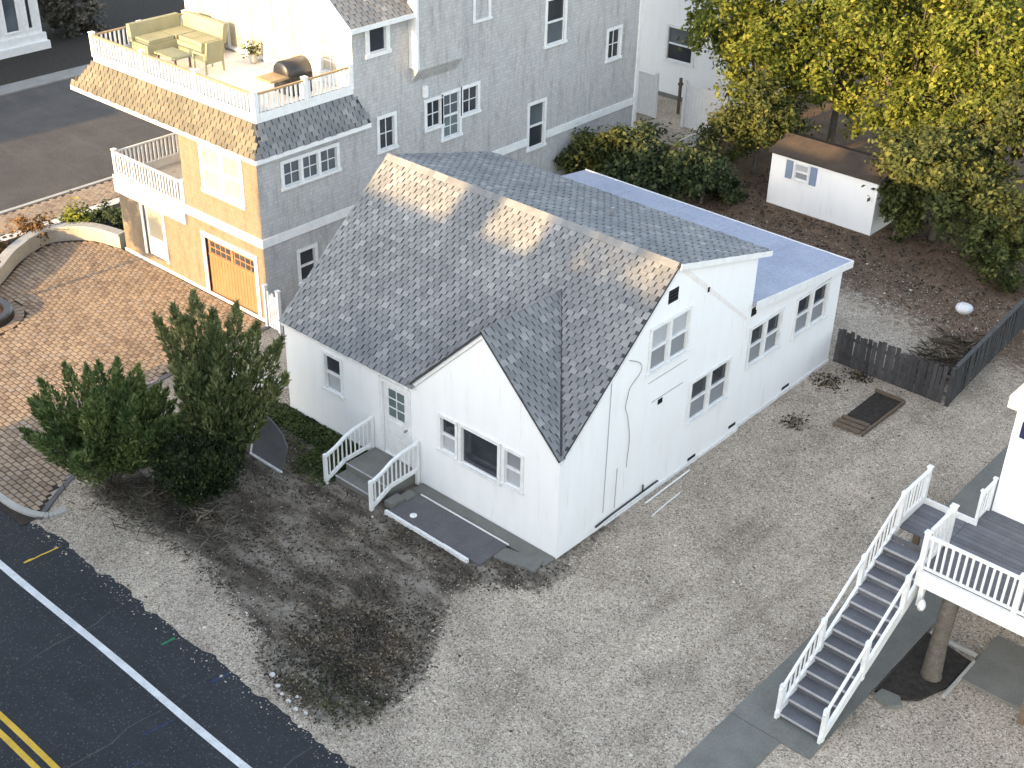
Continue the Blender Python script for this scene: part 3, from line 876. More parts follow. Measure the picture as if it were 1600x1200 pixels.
# main roof
sl = Vector((0, YR, HR - HE)); sln = sl.normalized(); rn = Vector((0, -sln.z, sln.y))
EV = Vector((0, -0.1, HE - 0.1 * (HR - HE) / YR))
rb = 0.05
k = MB()
a0 = Vector((-W - 0.06, 0, 0)) + EV; a1 = Vector((0.06, 0, 0)) + EV; top = Vector((0, YR, HR))
gl = -WG
b0 = Vector((-W - 0.06, YR, HR)); b1 = Vector((0.06, YR, HR))
am = Vector((-WG - 0.02, 0, 0)) + EV
pts = [a0, am, Vector((-WG - 0.02, 0.03, HE + 0.03 * (HR - HE) / YR)), Vector((0.06, 0.03, HE + 0.03 * (HR - HE) / YR)), b1, b0]
n = len(pts)
k.poly(pts); k.poly([p - rn * rb for p in reversed(pts)])
for i in range(n):
    p, q = pts[i], pts[(i + 1) % n]
    k.quad(p - rn * rb, q - rn * rb, q, p)
roof = k.build('roof', 'shingle_base', house)
SLOPE = (HP - HE) / (WG / 2)
def keep_main(c):
    if c.x < -WG or c.y > 2.75: return True
    gz = HP - abs(c.x + WG / 2) * SLOPE
    return c.z > gz - 0.10
shingle_field(roof, a0 + sln * 0.0, X, sln, W + 0.12, (b0 - a0).length, 0.145, 0.215, 'shingle', keep_main, 300, seed=4, th=0.016)
# front gable roof, two steep planes
yv = 2.75
ridge0 = Vector((-WG / 2, -0.07, HP)); ridge1 = Vector((-WG / 2, yv, HP))
for sgn, ex in ((1, 0.05), (-1, -WG - 0.05)):
    e0 = Vector((ex, -0.07, HP - abs(ex + WG / 2) * SLOPE)); e1 = Vector((ex, 0.06, e0.z))
    pts = [e0, e1, Vector((ridge1.x, yv, HP)), ridge0]
    nn = Vector((sgn * SLOPE, 0, 1)).normalized()
    if sgn < 0: pts.reverse()
    k = MB(); k.poly(pts); k.poly([p - nn * 0.05 for p in reversed(pts)])
    for i in range(4):
        p, q = pts[i], pts[(i + 1) % 4]; k.quad(p - nn * 0.05, q - nn * 0.05, q, p)
    gr = k.build('gable_roof', 'shingle_base', house)
    dirv = (ridge0 - e0).normalized()
    def keep_g(c):
        mz = HE + c.y * (HR - HE) / YR
        return c.z > mz - 0.08
    if sgn > 0: shingle_field(gr, e0, Y, dirv, yv + 0.07, (ridge0 - e0).length, 0.145, 0.215, 'shingle', keep_g, 0, seed=9, th=0.016)
    else: shingle_field(gr, e0, Y, dirv, yv + 0.07, (ridge0 - e0).length, 0.145, 0.215, 'shingle', keep_g, 0, seed=10, th=0.016)
# ridge caps
k = MB()
for i in range(42):
    x = -W - 0.06 + i * 0.215
    k.hexa([(x, YR - 0.13, HR - 0.085), (x + 0.23, YR - 0.13, HR - 0.097), (x + 0.23, YR, HR + 0.012), (x, YR, HR + 0.024), (x, YR - 0.13, HR - 0.065), (x + 0.23, YR - 0.13, HR - 0.077), (x + 0.23, YR + 0.0, HR + 0.035), (x, YR + 0.0, HR + 0.045)])
k.build('ridge_cap', 'shingle', roof)
# valley metal
k = MB(); k.beam((0.0, 0.02, HE + 0.055), (-WG / 2, 2.585, HP + 0.03), 0.05, 0.014); k.build('valley_flashing', 'shingle_base', roof)
# shed dormer roof behind the ridge
k = MB()
c0, c1, c2, c3 = Vector((-W - 0.06, YR, HR)), Vector((0.08, YR, HR)), Vector((0.08, YB, HB)), Vector((-W - 0.06, YB, HB))
dn = Vector((0, (HR - HB), (YB - YR))).normalized()
k.hexa([c0 - dn * .07, c1 - dn * .07, c2 - dn * .07, c3 - dn * .07, c0, c1, c2, c3])
dr = k.build('rear_roof', 'shingle_base', house)
shingle_field(dr, c3, X, (c0 - c3), W + 0.14, (c0 - c3).length, 0.145, 0.215, 'shingle', None, 0, seed=21, th=0.014)
k = MB()
k.beam(c1 + X * 0.012 - Z * 0.06, c2 + X * 0.012 - Z * 0.06, 0.02, 0.13)
k.beam(c3 + Y * 0.012 - Z * 0.06, c2 + Y * 0.012 - Z * 0.06 + X * 0.02, 0.02, 0.13)
k.build('fascia', 'trim', dr)
# rake boards, eave trim
k = MB()
k.beam(Vector((0.022, -0.02, HE - 0.13)), Vector((0.022, YR, HR - 0.13)), 0.035, 0.13)
k.build('rake_board', 'trim_old', house)
k = MB()
k.beam((-WG / 2, -0.02, HP - 0.115), (0.03, -0.02, HE - 0.145), 0.035, 0.1); k.beam((-WG - 0.03, -0.02, HE - 0.145), (-WG / 2, -0.021, HP - 0.115), 0.036, 0.1)
k.build('rake_board', 'trim', house)
k = MB(); k.beam((-W - 0.04, -0.05, HE - 0.15), (-WG - 0.06, -0.05, HE - 0.15), 0.03, 0.1); k.build('eave_board', 'trim_old', house)
# soffit / drip edge dark line
# windows
window(house, FO, X, -Y, *fh[0], upper='glass', lower='screen_pale')
window(house, FO, X, -Y, *fh[1], upper='glass', lower='screen_pale')
window(house, FO, X, -Y, *fh[2], split=False, upper='glass', trim=0.08, label='large single pane picture window')
window(house, FO, X, -Y, *fh[3], upper='screen', lower='screen_pale')
window(house, FO, Y, X, *sh[0], lights=2, upper='screen_pale', lower='screen')
window(house, FO, Y, X, *sh[1], lights=2, upper='glass', lower='screen')
window(house, Vector((EX, 0, 0)), Y, X, *eh[0], lights=2, upper='glass', lower='screen')
window(house, Vector((EX, 0, 0)), Y, X, *eh[1], lights=2, upper='glass', lower='screen')
# front door
k = MB(); dx0, dx1, dz0, dz1 = fh[4]
gx0, gx1, gz0, gz1 = -5.26, -4.72, 1.44, 2.2
for a, b, c, d in ((dx0 + .01, gx0, dz0, dz1), (gx1, dx1 - .01, dz0, dz1), (gx0, gx1, dz0, gz0), (gx0, gx1, gz1, dz1)):
    k.box(a, b, 0.03, 0.075, c + 0.002, d - 0.002)
k.box(gx0 + 0.05, gx1 - 0.05, 0.02, 0.03, 0.55, 0.9); k.box(gx0 + 0.05, gx1 - 0.05, 0.02, 0.03, 1.0, 1.34)
door = k.build('door', 'trim', house)
k = MB(); k.box(gx0, gx1, 0.05, 0.062, gz0, gz1); k.build('pane', 'glass_green', door)
k = MB()
for j in (1, 2): 
    z = gz0 + (gz1 - gz0) * j / 3; k.box(gx0, gx1, 0.036, 0.05, z - .012, z + .012)
k.box((gx0 + gx1) / 2 - .012, (gx0 + gx1) / 2 + .012, 0.034, 0.0485, gz0, gz1); k.build('muntin', 'trim', door)
k = MB(); k.tube([(-4.64, 0.03, 1.28), (-4.64, -0.03, 1.28)], 0.022); k.lathe((-4.64, -0.045, 1.25), [(0.001, 0), (.028, .01), (.028, .05), (.001, .06)], 10); k.build('handle', 'metal', door)
k = MB()
k.box(dx0 - .09, dx0 + 0.005, -0.03, 0.02, dz0, dz1); k.box(dx1 - .005, dx1 + .09, -0.03, 0.02, dz0, dz1); k.box(dx0 - .09, dx1 + .09, -0.034, 0.02, dz1, dz1 + .09)
k.build('door_frame', 'trim', house)
# small dark openings, vents, patches on the right-hand wall
def louvre(o, sdir, nrm, s0, s1, z0, z1, name='louvre_vent'):
    o = Vector(o); sdir = Vector(sdir); nrm = Vector(nrm)
    k = MB(); P = lambda s, z, d: o + sdir * s + Z * z + nrm * d
    k.obox(P((s0 + s1) / 2, (z0 + z1) / 2, 0.006), sdir * (s1 - s0) / 2, Z * (z1 - z0) / 2, nrm * 0.004)
    f = k.build(name, 'black', house)
    k = MB(); n = max(2, int((z1 - z0) / 0.07))
    for i in range(n):
        z = z0 + (z1 - z0) * (i + 0.5) / n
        k.obox(P((s0 + s1) / 2, z, 0.016), sdir * (s1 - s0) / 2, (Z * 0.6 + nrm).normalized() * 0.008, (Z - nrm * .6).normalized() * 0.002)
    k.build('slat', 'charcoal', f)
louvre(FO, Y, X, 3.5, 3.86, 5.0, 5.32); louvre((EX, 0, 0), Y, X, 7.22, 7.5, 3.2, 3.42)
louvre(FO, Y, X, 4.98, 5.3, 0.12, 0.2, 'foundation_vent'); louvre(FO, Y, X, 6.75, 7.05, 0.22, 0.3, 'foundation_vent'); louvre((EX, 0, 0), Y, X, 9.4, 9.75, 0.16, 0.24, 'foundation_vent')
louvre(FO, Y, X, 3.45, 3.62, 2.45, 2.58, 'meter_opening'); louvre(FO, Y, X, 5.05, 5.13, 4.72, 4.84, 'meter_opening')
# cable down the wall and conduit near the ground
k = MB()
pts = [(0.02, 2.2 + 0.12 * math.sin(i * 0.9) * (1 if i < 6 else 0.4) + (0.3 if i in (1, 2) else 0) + i * 0.02, 4.15 - i * 0.24) for i in range(13)]
k.tube(smooth_curve(pts, 4), 0.007, 5); k.build('cable', 'concrete', house)
k = MB(); k.tube([(0.04, 1.35, 0.16), (0.04, 1.9, 0.2), (0.04, 3.7, 0.23)], 0.022, 7); k.tube([(0.04, 3.1, 0.22), (0.04, 3.1, 0.42)], 0.018, 6)
k.build('conduit', 'charcoal', house)
k = MB()
k.box(0.003, 0.014, 3.2, 4.4, 2.62, 2.64); k.box(0.003, 0.012, 1.62, 1.64, 0.4, 3.9); k.box(0.003, 0.012, 2.05, 2.07, 0.3, 1.4); k.box(0.003, 0.013, 3.0, 4.5, 3.2, 3.215)
k.build('seam', 'screen_pale', house)
k = MB()
k.box(-0.06, 0.035, 1.7, YM + 0.02, -0.1, 0.09); k.box(EX - 0.04, EX + 0.03, YM + 0.04, EY, -0.1, 0.1)
k.build('footing', 'trim_old', house)
M['scar'] = vary('pinkish_wall_scar', (0.66, 0.60, 0.57), (0.78, 0.75, 0.73), 6, 0.8, 0.2)
k = MB(); k.quad((0.003, 3.95, 5.62), (0.003, 6.95, 3.25), (0.003, 6.98, 3.33), (0.003, 4.05, 5.72)); k.build('roof_scar', 'scar', house)
k = MB()   # vent pipe on the rear roof
k.tube([(-3.2, 5.6, HR - (HR - HB) * (5.6 - YR) / (YB - YR)), (-3.2, 5.6, HR - 0.25)], 0.04, 8); k.build('vent_pipe', 'metal', house)

# ---- stoop with two rails
st = thing('front_stoop', (-5.0, -0.7, 0), 'grey concrete stoop with white rails at the cottage front door', 'steps')
k = MB(); k.box(-5.72, -4.28, -0.98, -0.03, -0.05, 0.34); k.build('landing', 'concrete_dark', st)
k = MB(); k.box(-5.70, -4.30, -1.34, -0.982, -0.05, 0.18); k.build('step', 'concrete_dark', st)
k = MB(); k.box(-5.725, -4.275, -0.995, -0.955, 0.342, 0.352); k.box(-5.705, -4.295, -1.355, -1.315, 0.182, 0.19); k.build('nosing', 'riser', st)
for x in (-5.78, -4.22):
    k = MB(); k.box(x - .04, x + .04, -0.12, -0.035, 0, 1.22); k.build('post', 'trim', st)
    k = MB(); k.box(x - .04, x + .04, -1.6, -1.52, 0, 0.86); k.build('post', 'trim', st)
    cv = [(x, -0.08, 1.16), (x, -0.6, 1.12), (x, -0.9, 1.05), (x, -1.2, 0.9), (x, -1.6, 0.78)]
    k = MB()
    for p, q in zip(cv, cv[1:]): k.beam(p, q, 0.075, 0.06)
    k.build('top_rail', 'trim', st)
    cb = [(x, -0.08, 0.42), (x, -0.95, 0.4), (x, -1.55, 0.12)]
    k = MB()
    for p, q in zip(cb, cb[1:]): k.beam(p, q, 0.06, 0.09)
    k.build('bottom_rail', 'trim', st)
    for i in range(1, 11):
        y = -0.08 - i * 0.135
        ztop = np.interp(-y, [0.08, 0.6, 0.9, 1.2, 1.6], [1.16, 1.12, 1.05, 0.9, 0.78]); zb_ = np.interp(-y, [0.08, .95, 1.55], [.42, .4, .12])
        k = MB(); k.box(x - .014, x + .014, y - .014, y + .014, zb_, ztop); k.build('baluster', 'trim', st)

# ---- slab beside the stoop
wk = thing('slab_walk', (-2.4, -0.9, 0), 'dark grey concrete slab with white edging below the picture window', 'slab')
k = MB(); k.box(-3.85, -1.02, -1.36, -0.46, -0.05, 0.11); k.build('slab', 'slate', wk)
k = MB()
for a, b in ((-3.9, -3.0), (-2.99, -2.1), (-2.09, -1.3)):
    k.beam((a, -1.42, 0.07), (b, -1.43, 0.07), 0.07, 0.13)
k.build('edging', 'trim_old', wk)
k = MB(); k.beam((-3.75, -0.43, 0.12), (-1.0, -0.43, 0.12), 0.025, 0.03); k.build('edging_strip', 'trim', wk)
k = MB(); k.lathe((-3.3, -1.12, 0.111), [(0.001, 0), (0.085, 0), (0.085, 0.02), (0.03, 0.03)], 14); tag(k.build('drain_cap', 'plastic_white', None, org=(-3.3, -1.12, 0.11)), 'small round white cap lying on the slab by the stoop', 'cap')
k = MB(); k.box(-4.1, -0.0, -0.40, -0.012, -0.05, 0.06); struct(k.build('foundation_path', 'concrete_dark'))
k = MB(); k.box(-4.12, -3.86, -1.25, -0.85, 0, 0.2); k.box(-4.05, -3.8, -0.84, -0.5, 0, 0.16); tag(k.build('concrete_block', 'concrete_dark', None, org=(-4.0, -.9, 0)), 'mossy concrete block between stoop and slab', 'block')
k = MB(); k.obox((-0.55, -0.62, 0.05), Vector((0.5, 0.12, 0)), Vector((-.05, .2, 0)), Z * 0.045); tag(k.build('paving_piece', 'concrete_dark', None, org=(-.5, -.6, 0)), 'broken paving slab at the front corner of the cottage', 'slab')

# ---- tilted grey panel near the shrubs
pn = thing('grey_panel', (-7.5, -1.9, 0), 'grey board panel with white edging propped upright between shrubs and cottage', 'panel')
prof_ = [(-8.02, 0.02), (-6.9, 0.02), (-6.86, 0.66), (-7.1, 0.88), (-7.5, 1.04), (-8.06, 1.16)]
pt_ = lambda x, z, d: (x, -2.02 + z * 0.32 + d, z)
k = MB(); n = len(prof_)
k.poly([pt_(x, z, 0) for x, z in prof_]); k.poly([pt_(x, z, .045) for x, z in reversed(prof_)])
for q in range(n):
    a_, b_ = prof_[q], prof_[(q + 1) % n]
    k.quad(pt_(*b_, 0), pt_(*a_, 0), pt_(*a_, .045), pt_(*b_, .045))
k.build('board', 'slate', pn)
k = MB(); k.beam(pt_(-8.05, 0, .02), pt_(-8.09, 1.17, .02), .05, .07); k.build('side_edging', 'trim_old', pn)
k = MB(); k.beam(pt_(-8.05, .04, -.02), pt_(-6.86, .04, -.02), .05, .08); k.build('bottom_edging', 'trim_old', pn)

# ---- clutter along the right-hand wall
for i, (p, q) in enumerate((((0.22, 3.0, 0.04), (0.2, 4.8, 0.05)), ((0.62, 2.7, 0.03), (0.56, 3.9, 0.03)))):
    k = MB(); k.tube([p, ((p[0] + q[0]) / 2, (p[1] + q[1]) / 2, p[2] + .01), q], 0.022 if i == 0 else 0.016, 8)
    tag(k.build('plastic_pipe', 'plastic_white', None, org=p), ['thicker white pipe lying along the foot of the cottage wall', 'thinner white pipe lying on the gravel farther from the wall'][i], 'pipe')

# ================================================================== TALL GREY SHINGLED HOUSE
GX, GY, GL, GYE = -12.98, 2.6, -20.1, 19.75
gh = thing('tall_shingled_house', (-16.5, 10, 0), 'tall grey cedar shingled house with roof deck and wooden garage door', 'house')
GO = Vector((GX, 0, 0)); GF = Vector((0, GY, 0))
rw = [(3.5, 5.45, 3.92, 4.6), (3.85, 4.42, 0.85, 1.8), (7.12, 7.72, 4.0, 4.95), (9.08, 9.68, 4.15, 4.98), (9.8, 10.5, 3.65, 5.02), (10.65, 11.34, 4.2, 5.02), (14.6, 15.5, 5.55, 7.0), (17.92, 18.58, 4.35, 5.35), (13.85, 14.62, 2.2, 3.7), (6.85, 7.5, 6.95, 7.7)]
k = MB()
wall_panel(k, GO, Y, X, GY, GYE, -0.1, [(GY, 5.06), (6.2, 5.06), (6.201, 8.0), (8.45, 8.0), (8.451, 11.0), (GYE, 11.0)], rw, 0.07)
k.build('wall', 'cedar', gh)
k = MB()
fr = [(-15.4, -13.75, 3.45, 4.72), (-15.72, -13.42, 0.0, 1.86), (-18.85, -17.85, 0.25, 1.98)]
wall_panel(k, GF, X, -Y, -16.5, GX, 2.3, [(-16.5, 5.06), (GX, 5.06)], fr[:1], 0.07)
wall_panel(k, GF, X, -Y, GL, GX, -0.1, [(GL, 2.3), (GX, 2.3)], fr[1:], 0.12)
k.build('front_wall', 'cedar_sunlit', gh)
k = MB()
wall_panel(k, Vector((GL, 0, 0)), Y, -X, GY, GYE, -0.1, [(GY, 2.3), (6.6, 2.3), (6.601, 9), (GYE, 9)])
wall_panel(k, Vector((-16.5, 0, 0)), Y, -X, GY, 6.6, 2.3, [(GY, 5.06), (6.6, 5.06)])
wall_panel(k, Vector((0, 6.6, 0)), X, -Y, GL, -16.5, 2.3, [(GL, 5.06), (-16.5, 5.06)])
wall_panel(k, Vector((0, GYE, 0)), X, Y, GL, GX, -0.1, [(GL, 11), (GX, 11)])
k.quad((GL, GY, 2.3), (-16.5, GY, 2.3), (-16.5, 6.6, 2.3), (GL, 6.6, 2.3))
k.build('rear_wall', 'cedar', gh)
k = MB()   # projecting bay high on the side
k.hexa([(GX - .02, 8.45, 5.75), (GX + .02, 8.45, 5.75), (GX + .02, 10.35, 5.75), (GX - .02, 10.35, 5.75), (GX - .02, 8.45, 6.15), (GX + .3, 8.45, 6.15), (GX + .3, 10.35, 6.15), (GX - .02, 10.35, 6.15)])
k.box(GX - 0.02, GX + 0.3, 8.45, 10.35, 6.15, 11)
k.build('side_bay', 'cedar', gh)
k = MB(); k.box(GX + 0.0, GX + 0.3, 8.40, 8.447, 6.2, 10.5); k.box(GX + 0.303, GX + 0.33, 8.40, 8.5, 6.2, 10.5); k.build('corner_board', 'trim', gh)
k = MB(); k.box(GX + 0.002, GX + 0.05, GY - 0.05, 13.74, 2.36, 2.62); k.box(GX + 0.002, GX + 0.05, 14.74, GYE + .02, 2.36, 2.62); k.build('band_course', 'trim', gh)
k = MB(); k.box(-16.52, GX + 0.0, GY - 0.05, GY - 0.002, 2.36, 2.62); k.box(GL - .06, -16.525, GY - 0.08, GY - 0.002, 1.98, 2.55); k.box(GL - .06, GL - 0.002, GY - 0.0795, 6.6, 1.98, 2.55); k.build('band_course', 'trim', gh)
k = MB(); k.box(GL, GX + 0.03, GY - 0.06, GY - 0.003, -0.1, 0.06); k.build('base_board', 'trim', gh)
W2 = dict(mat='trim', trim=0.1)
window(gh, GO, Y, X, *rw[0], lights=3, split=False, grid=(2, 2), upper='glass_blue', **W2)
window(gh, GO, Y, X, *rw[1], split=True, grid=(1, 1), upper='glass', lower='glass', **W2)
window(gh, GO, Y, X, *rw[2], split=False, grid=(2, 2), upper='glass', **W2)
window(gh, GO, Y, X, *rw[3], split=False, grid=(2, 2), upper='glass', **W2)
window(gh, GO, Y, X, *rw[4], split=True, grid=(2, 4), upper='glass_blue', lower='glass_green', **W2)
window(gh, GO, Y, X, *rw[5], split=False, grid=(2, 2), upper='glass', **W2)
window(gh, GO, Y, X, *rw[6], split=True, upper='glass', lower='glass_blue', **W2)
window(gh, GO, Y, X, *rw[7], split=False, grid=(2, 2), upper='glass', **W2)
window(gh, GO, Y, X, *rw[8], split=True, upper='glass_blue', lower='glass', **W2)
window(gh, GO, Y, X, *rw[9], split=False, upper='glass', trim=0.14)
window(gh, Vector((GX, 0, 0)), Y, X, 11.2, 11.8, 7.05, 8.2, split=False, upper='glass', trim=0.1)
window(gh, GF, X, -Y, *fr[0], lights=2, split=True, upper='cream_blind', lower='cream_blind', trim=0.14)
# entrance door
k = MB(); a, b, c, d = fr[2]
k.box(a, b, GY + 0.06, GY + 0.1, c, d); k.box(a - .12, a, GY - .03, GY + .02, c, d); k.box(b, b + .12, GY - .03, GY + .02, c, d); k.box(a - .12, b + .12, GY - .035, GY + .02, d, d + .12)
dd = k.build('door', 'trim', gh)
k = MB(); k.box(a + .15, b - .15, GY + .05, GY + .06, 0.9, 1.85); k.build('pane', 'cream_blind', dd)
k = MB(); k.lathe((b - .08, GY + 0.03, 1.05), [(.001, 0), (.03, .01), (.03, .05), (.001, .06)], 8); k.build('handle', 'metal', dd)
# garage door: planks, two rows of panes
a, b, c, d = fr[1]
k = MB(); k.box(a + .005, b - .005, GY + 0.085, GY + 0.11, c, d); gd = k.build('garage_door', 'garage_wood', gh)
npl = 16; pw = (b - a - .02) / npl
for i in range(npl):
    q = MB(); q.box(a + .01 + i * pw + .006, a + .01 + (i + 1) * pw - .006, GY + .07, GY + .084, c + .1, 1.24); q.build('plank', 'garage_wood', gd)
q = MB(); q.box(a + .005, b - .005, GY + .06, GY + .084, c + 0.002, c + .1); q.box(a + .005, b - .005, GY + .06, GY + .084, 1.24, 1.32); q.box((a + b) / 2 - .05, (a + b) / 2 + .05, GY + .055, GY + .0835, 1.32, 1.8); q.build('rail', 'garage_wood', gd)
for half in (0, 1):
    x0 = a + .12 + half * (b - a) / 2
    for i in range(4):
        for r_ in range(2):
            xx = x0 + i * 0.245; zz = 1.36 + r_ * 0.2
            q = MB(); q.box(xx, xx + .19, GY + .07, GY + .0835, zz, zz + .15); q.build('pane', 'glass', gd)
k = MB(); k.box(a - .14, a, GY - .04, GY + .05, 0, d); k.box(b, b + .14, GY - .04, GY + .05, 0, d); k.box(a - .14, b + .14, GY - .045, GY + .05, d, d + .14); k.build('garage_frame', 'trim', gh)
# skirt roof around the deck
zt_, zb_ = 6.0, 5.05
T = [(-20.6, 6.3), (-20.6, 2.78), (-13.04, 2.78), (-13.04, 6.25)]
B = [(-21.65, 6.3), (-21.65, 2.43), (-12.76, 2.43), (-12.76, 6.62)]
for i, nm in enumerate(('left', 'front', 'right')):
    t0, t1 = Vector((*T[i], zt_)), Vector((*T[i + 1], zt_)); b0_, b1_ = Vector((*B[i], zb_)), Vector((*B[i + 1], zb_))
    n_ = (b1_ - b0_).cross(t0 - b0_).normalized()
    k = MB(); k.hexa([b0_ - n_ * .05, b1_ - n_ * .05, t1 - n_ * .05, t0 - n_ * .05, b0_, b1_, t1, t0])
    sk = k.build('skirt_roof', 'shingle_base', gh)
    U = (b1_ - b0_).normalized(); perp = (t0 - b0_) - U * U.dot(t0 - b0_); vl = perp.length; Vd = perp.normalized()
    du0 = U.dot(t0 - b0_); du1 = U.dot(t1 - b1_); L = (b1_ - b0_).length
    def keep(c, b0_=b0_, U=U, Vd=Vd, vl=vl, du0=du0, du1=du1, L=L):
        u = U.dot(c - b0_); v = Vd.dot(c - b0_) / vl
        return du0 * v + 0.03 < u < L + du1 * v - 0.03
    shingle_field(sk, b0_, U, Vd, L, vl, 0.15, 0.24, 'shingle_sunlit' if i < 2 else 'shingle', keep, 0, seed=30 + i, th=0.016)
    k = MB(); k.beam(b0_ - Z * .07, b1_ - Z * .07, 0.03, 0.13); k.build('fascia', 'trim', sk)
k = MB(); k.box(-21.6, -12.8, 2.5, 6.6, 4.95, 5.0); k.build('soffit', 'trim', gh)
# deck
k = MB(); k.box(-20.6, -13.04, 2.78, 6.15, 5.85, 6.0); k.build('deck_floor', 'deck_floor', gh)
for nm, (a, b, c, d) in enumerate(((-20.64, -13.0, 2.74, 2.80), (-13.06, -13.0, 2.803, 6.2), (-20.64, -20.58, 2.803, 6.2))):
    k = MB(); k.box(a, b, c, d, 5.94, 6.2); k.build('deck_kerb', 'trim', gh)
rl = bpy.data.objects.new('deck_railing', None); COL.objects.link(rl); rl.parent = gh; ORG[rl.name] = ORG[gh.name].copy()
rl.name = 'deck_railing'
k = MB()
railing(rl, [(-20.6, 6.1, 6.1), (-20.6, 4.45, 6.1), (-20.6, 2.78, 6.1), (-18.1, 2.78, 6.1), (-15.6, 2.78, 6.1), (-13.04, 2.78, 6.1), (-13.04, 4.5, 6.1), (-13.04, 6.15, 6.1)], h=0.62, gap=0.15, bal=0.045, post=0.13, base=0.08, mat='trim', toprail='tan_wood')
# porch balcony railing
pr = bpy.data.objects.new('porch_railing', None); COL.objects.link(pr); pr.parent = gh; ORG[pr.name] = ORG[gh.name].copy()
railing(pr, [(-20.05, 2.62, 2.55), (-16.56, 2.62, 2.55)], h=0.72, gap=0.14, bal=0.045, post=0.12, base=0.05, mat='trim')
railing(pr, [(-20.05, 6.5, 2.55), (-20.05, 2.75, 2.55)], h=0.72, gap=0.14, bal=0.045, post=0.12, base=0.05, mat='trim', ends=(True, False))
# upper storey front wall with glazed doors
UY = 6.2
uf = [(-20.0, -19.3, 6.25, 8.3), (-18.6, -17.75, 6.1, 8.3), (-17.5, -16.9, 6.1, 8.3), (-16.5, -15.72, 6.1, 8.1), (-15.62, -14.9, 6.1, 8.1), (-14.3, -13.6, 6.35, 7.6)]
k = MB(); wall_panel(k, Vector((0, UY, 0)), X, -Y, -20.7, GX, 6.0, [(-20.7, 8.0), (-16.85, 11.0), (GX, 8.0)], uf, 0.08)
k.quad((GX, UY, 5.9), (-20.7, UY, 5.9), (-20.7, UY, 6.01), (GX, UY, 6.01))
wall_panel(k, Vector((-20.7, 0, 0)), Y, -X, UY, GYE, 5.9, [(UY, 8.0), (GYE, 8.0)])
k.build('upper_wall', 'trim', gh)
for i, h_ in enumerate(uf):
    window(gh, Vector((0, UY, 0)), X, -Y, *h_, split=(i == 5), grid=(2, 4) if i == 5 else None, upper='cream_blind', lower='cream_blind', trim=0.06, name='glazed_door' if 0 < i < 5 else 'window')
k = MB(); k.box(-16.78, -16.6, UY - .12, UY - .0, 6.0, 9.0); k.build('pilaster', 'trim', gh)
# gabled upper roof with low right-hand eave
k = MB()
for s in (1, -1):
    e0, e1 = (-12.72, -16.85) if s > 0 else (-20.98, -16.85)
    y0, y1 = 5.95, (8.44 if s > 0 else GYE)
    A = Vector((e0, y0, 7.86)); Bv = Vector((e0, y1, 7.86)); C_ = Vector((e1, y1, 11.05)); D_ = Vector((e1, y0, 11.05))
    if s < 0: A, Bv, C_, D_ = Bv, A, D_, C_
    nn = (Bv - A).cross(D_ - A).normalized()
    k.hexa([A - nn * .08, Bv - nn * .08, C_ - nn * .08, D_ - nn * .08, A, Bv, C_, D_])
ur = k.build('upper_roof', 'shingle_base', gh)
A = Vector((-12.72, 5.95, 7.86)); shingle_field(ur, A, Y, Vector((-4.13, 0, 3.19)), 2.49, 3.2, 0.15, 0.24, 'shingle', None, 0, seed=50)
k = MB(); k.beam((-12.70, 5.93, 7.8), (-12.70, 8.44, 7.8), 0.03, 0.14); k.beam((-12.72, 5.94, 7.79), (-16.85, 5.94, 10.98), 0.03, 0.16); k.build('fascia', 'trim', ur)
k = MB(); k.hexa([(GL - .3, 8.46, 10.9), (GX + .4, 8.46, 10.9), (GX + .4, GYE + .3, 10.9), (GL - .3, GYE + .3, 10.9), (-16.9, 8.46, 14), (-16.7, 8.46, 14), (-16.7, GYE + .3, 14), (-16.9, GYE + .3, 14)]); k.build('main_roof', 'shingle_base', gh)
k = MB(); k.box(GX + .02, GX + .12, 8.9, 9.05, 5.2, 5.55); k.build('utility_box', 'trim', gh)
k = MB(); k.box(GX + .0, GX + .06, GYE - .12, GYE + .05, -0.1, 11); k.build('corner_board', 'trim', gh)

# ---- deck furniture
sf = thing('outdoor_sofa', (-19.4, 5.4, 6.0), 'khaki corner sofa on the roof deck of the grey house', 'sofa')
k = MB(); k.box(-20.3, -18.3, 4.95, 5.8, 6.08, 6.38); k.box(-20.3, -19.5, 3.9, 4.949, 6.08, 6.38); k.build('base', 'khaki', sf)
k = MB(); k.obox((-19.3, 5.86, 6.62), X * 1.0, (Y * .08 + Z * .0), (Z * .28 + Y * .06)); k.build('backrest', 'khaki', sf)
k = MB(); k.obox((-20.38, 4.8, 6.6), Y * .9, X * .08, Z * .26 - X * .04); k.build('backrest', 'khaki', sf)
for (a, b, c, d) in ((-19.45, -18.9, 5.0, 5.7), (-18.88, -18.33, 5.0, 5.7), (-20.25, -19.55, 4.0, 4.9), (-20.25, -19.5, 4.95, 5.7)):
    k = MB(); k.box(a, b, c, d, 6.385, 6.5); k.build('cushion', 'khaki', sf)
tb = thing('deck_table', (-18.4, 4.1, 6.0), 'low olive coffee table in front of the deck sofa', 'table')
k = MB(); k.box(-18.95, -17.95, 3.75, 4.4, 6.33, 6.38); k.build('table_top', 'khaki', tb)
for x in (-18.9, -18.05):
    for y in (3.8, 4.3):
        k = MB(); k.box(x, x + .05, y, y + .05, 6.0, 6.33); k.build('leg', 'brown_wood', tb)
ch = thing('deck_chair', (-17.4, 4.5, 6.0), 'beige armchair standing apart on the roof deck', 'chair')
k = MB(); k.box(-17.65, -17.05, 4.2, 4.8, 6.3, 6.42); k.build('seat', 'khaki', ch)
k = MB(); k.obox((-17.02, 4.5, 6.66), Y * .3, X * .035, Z * .3 + X * .06); k.build('backrest', 'khaki', ch)
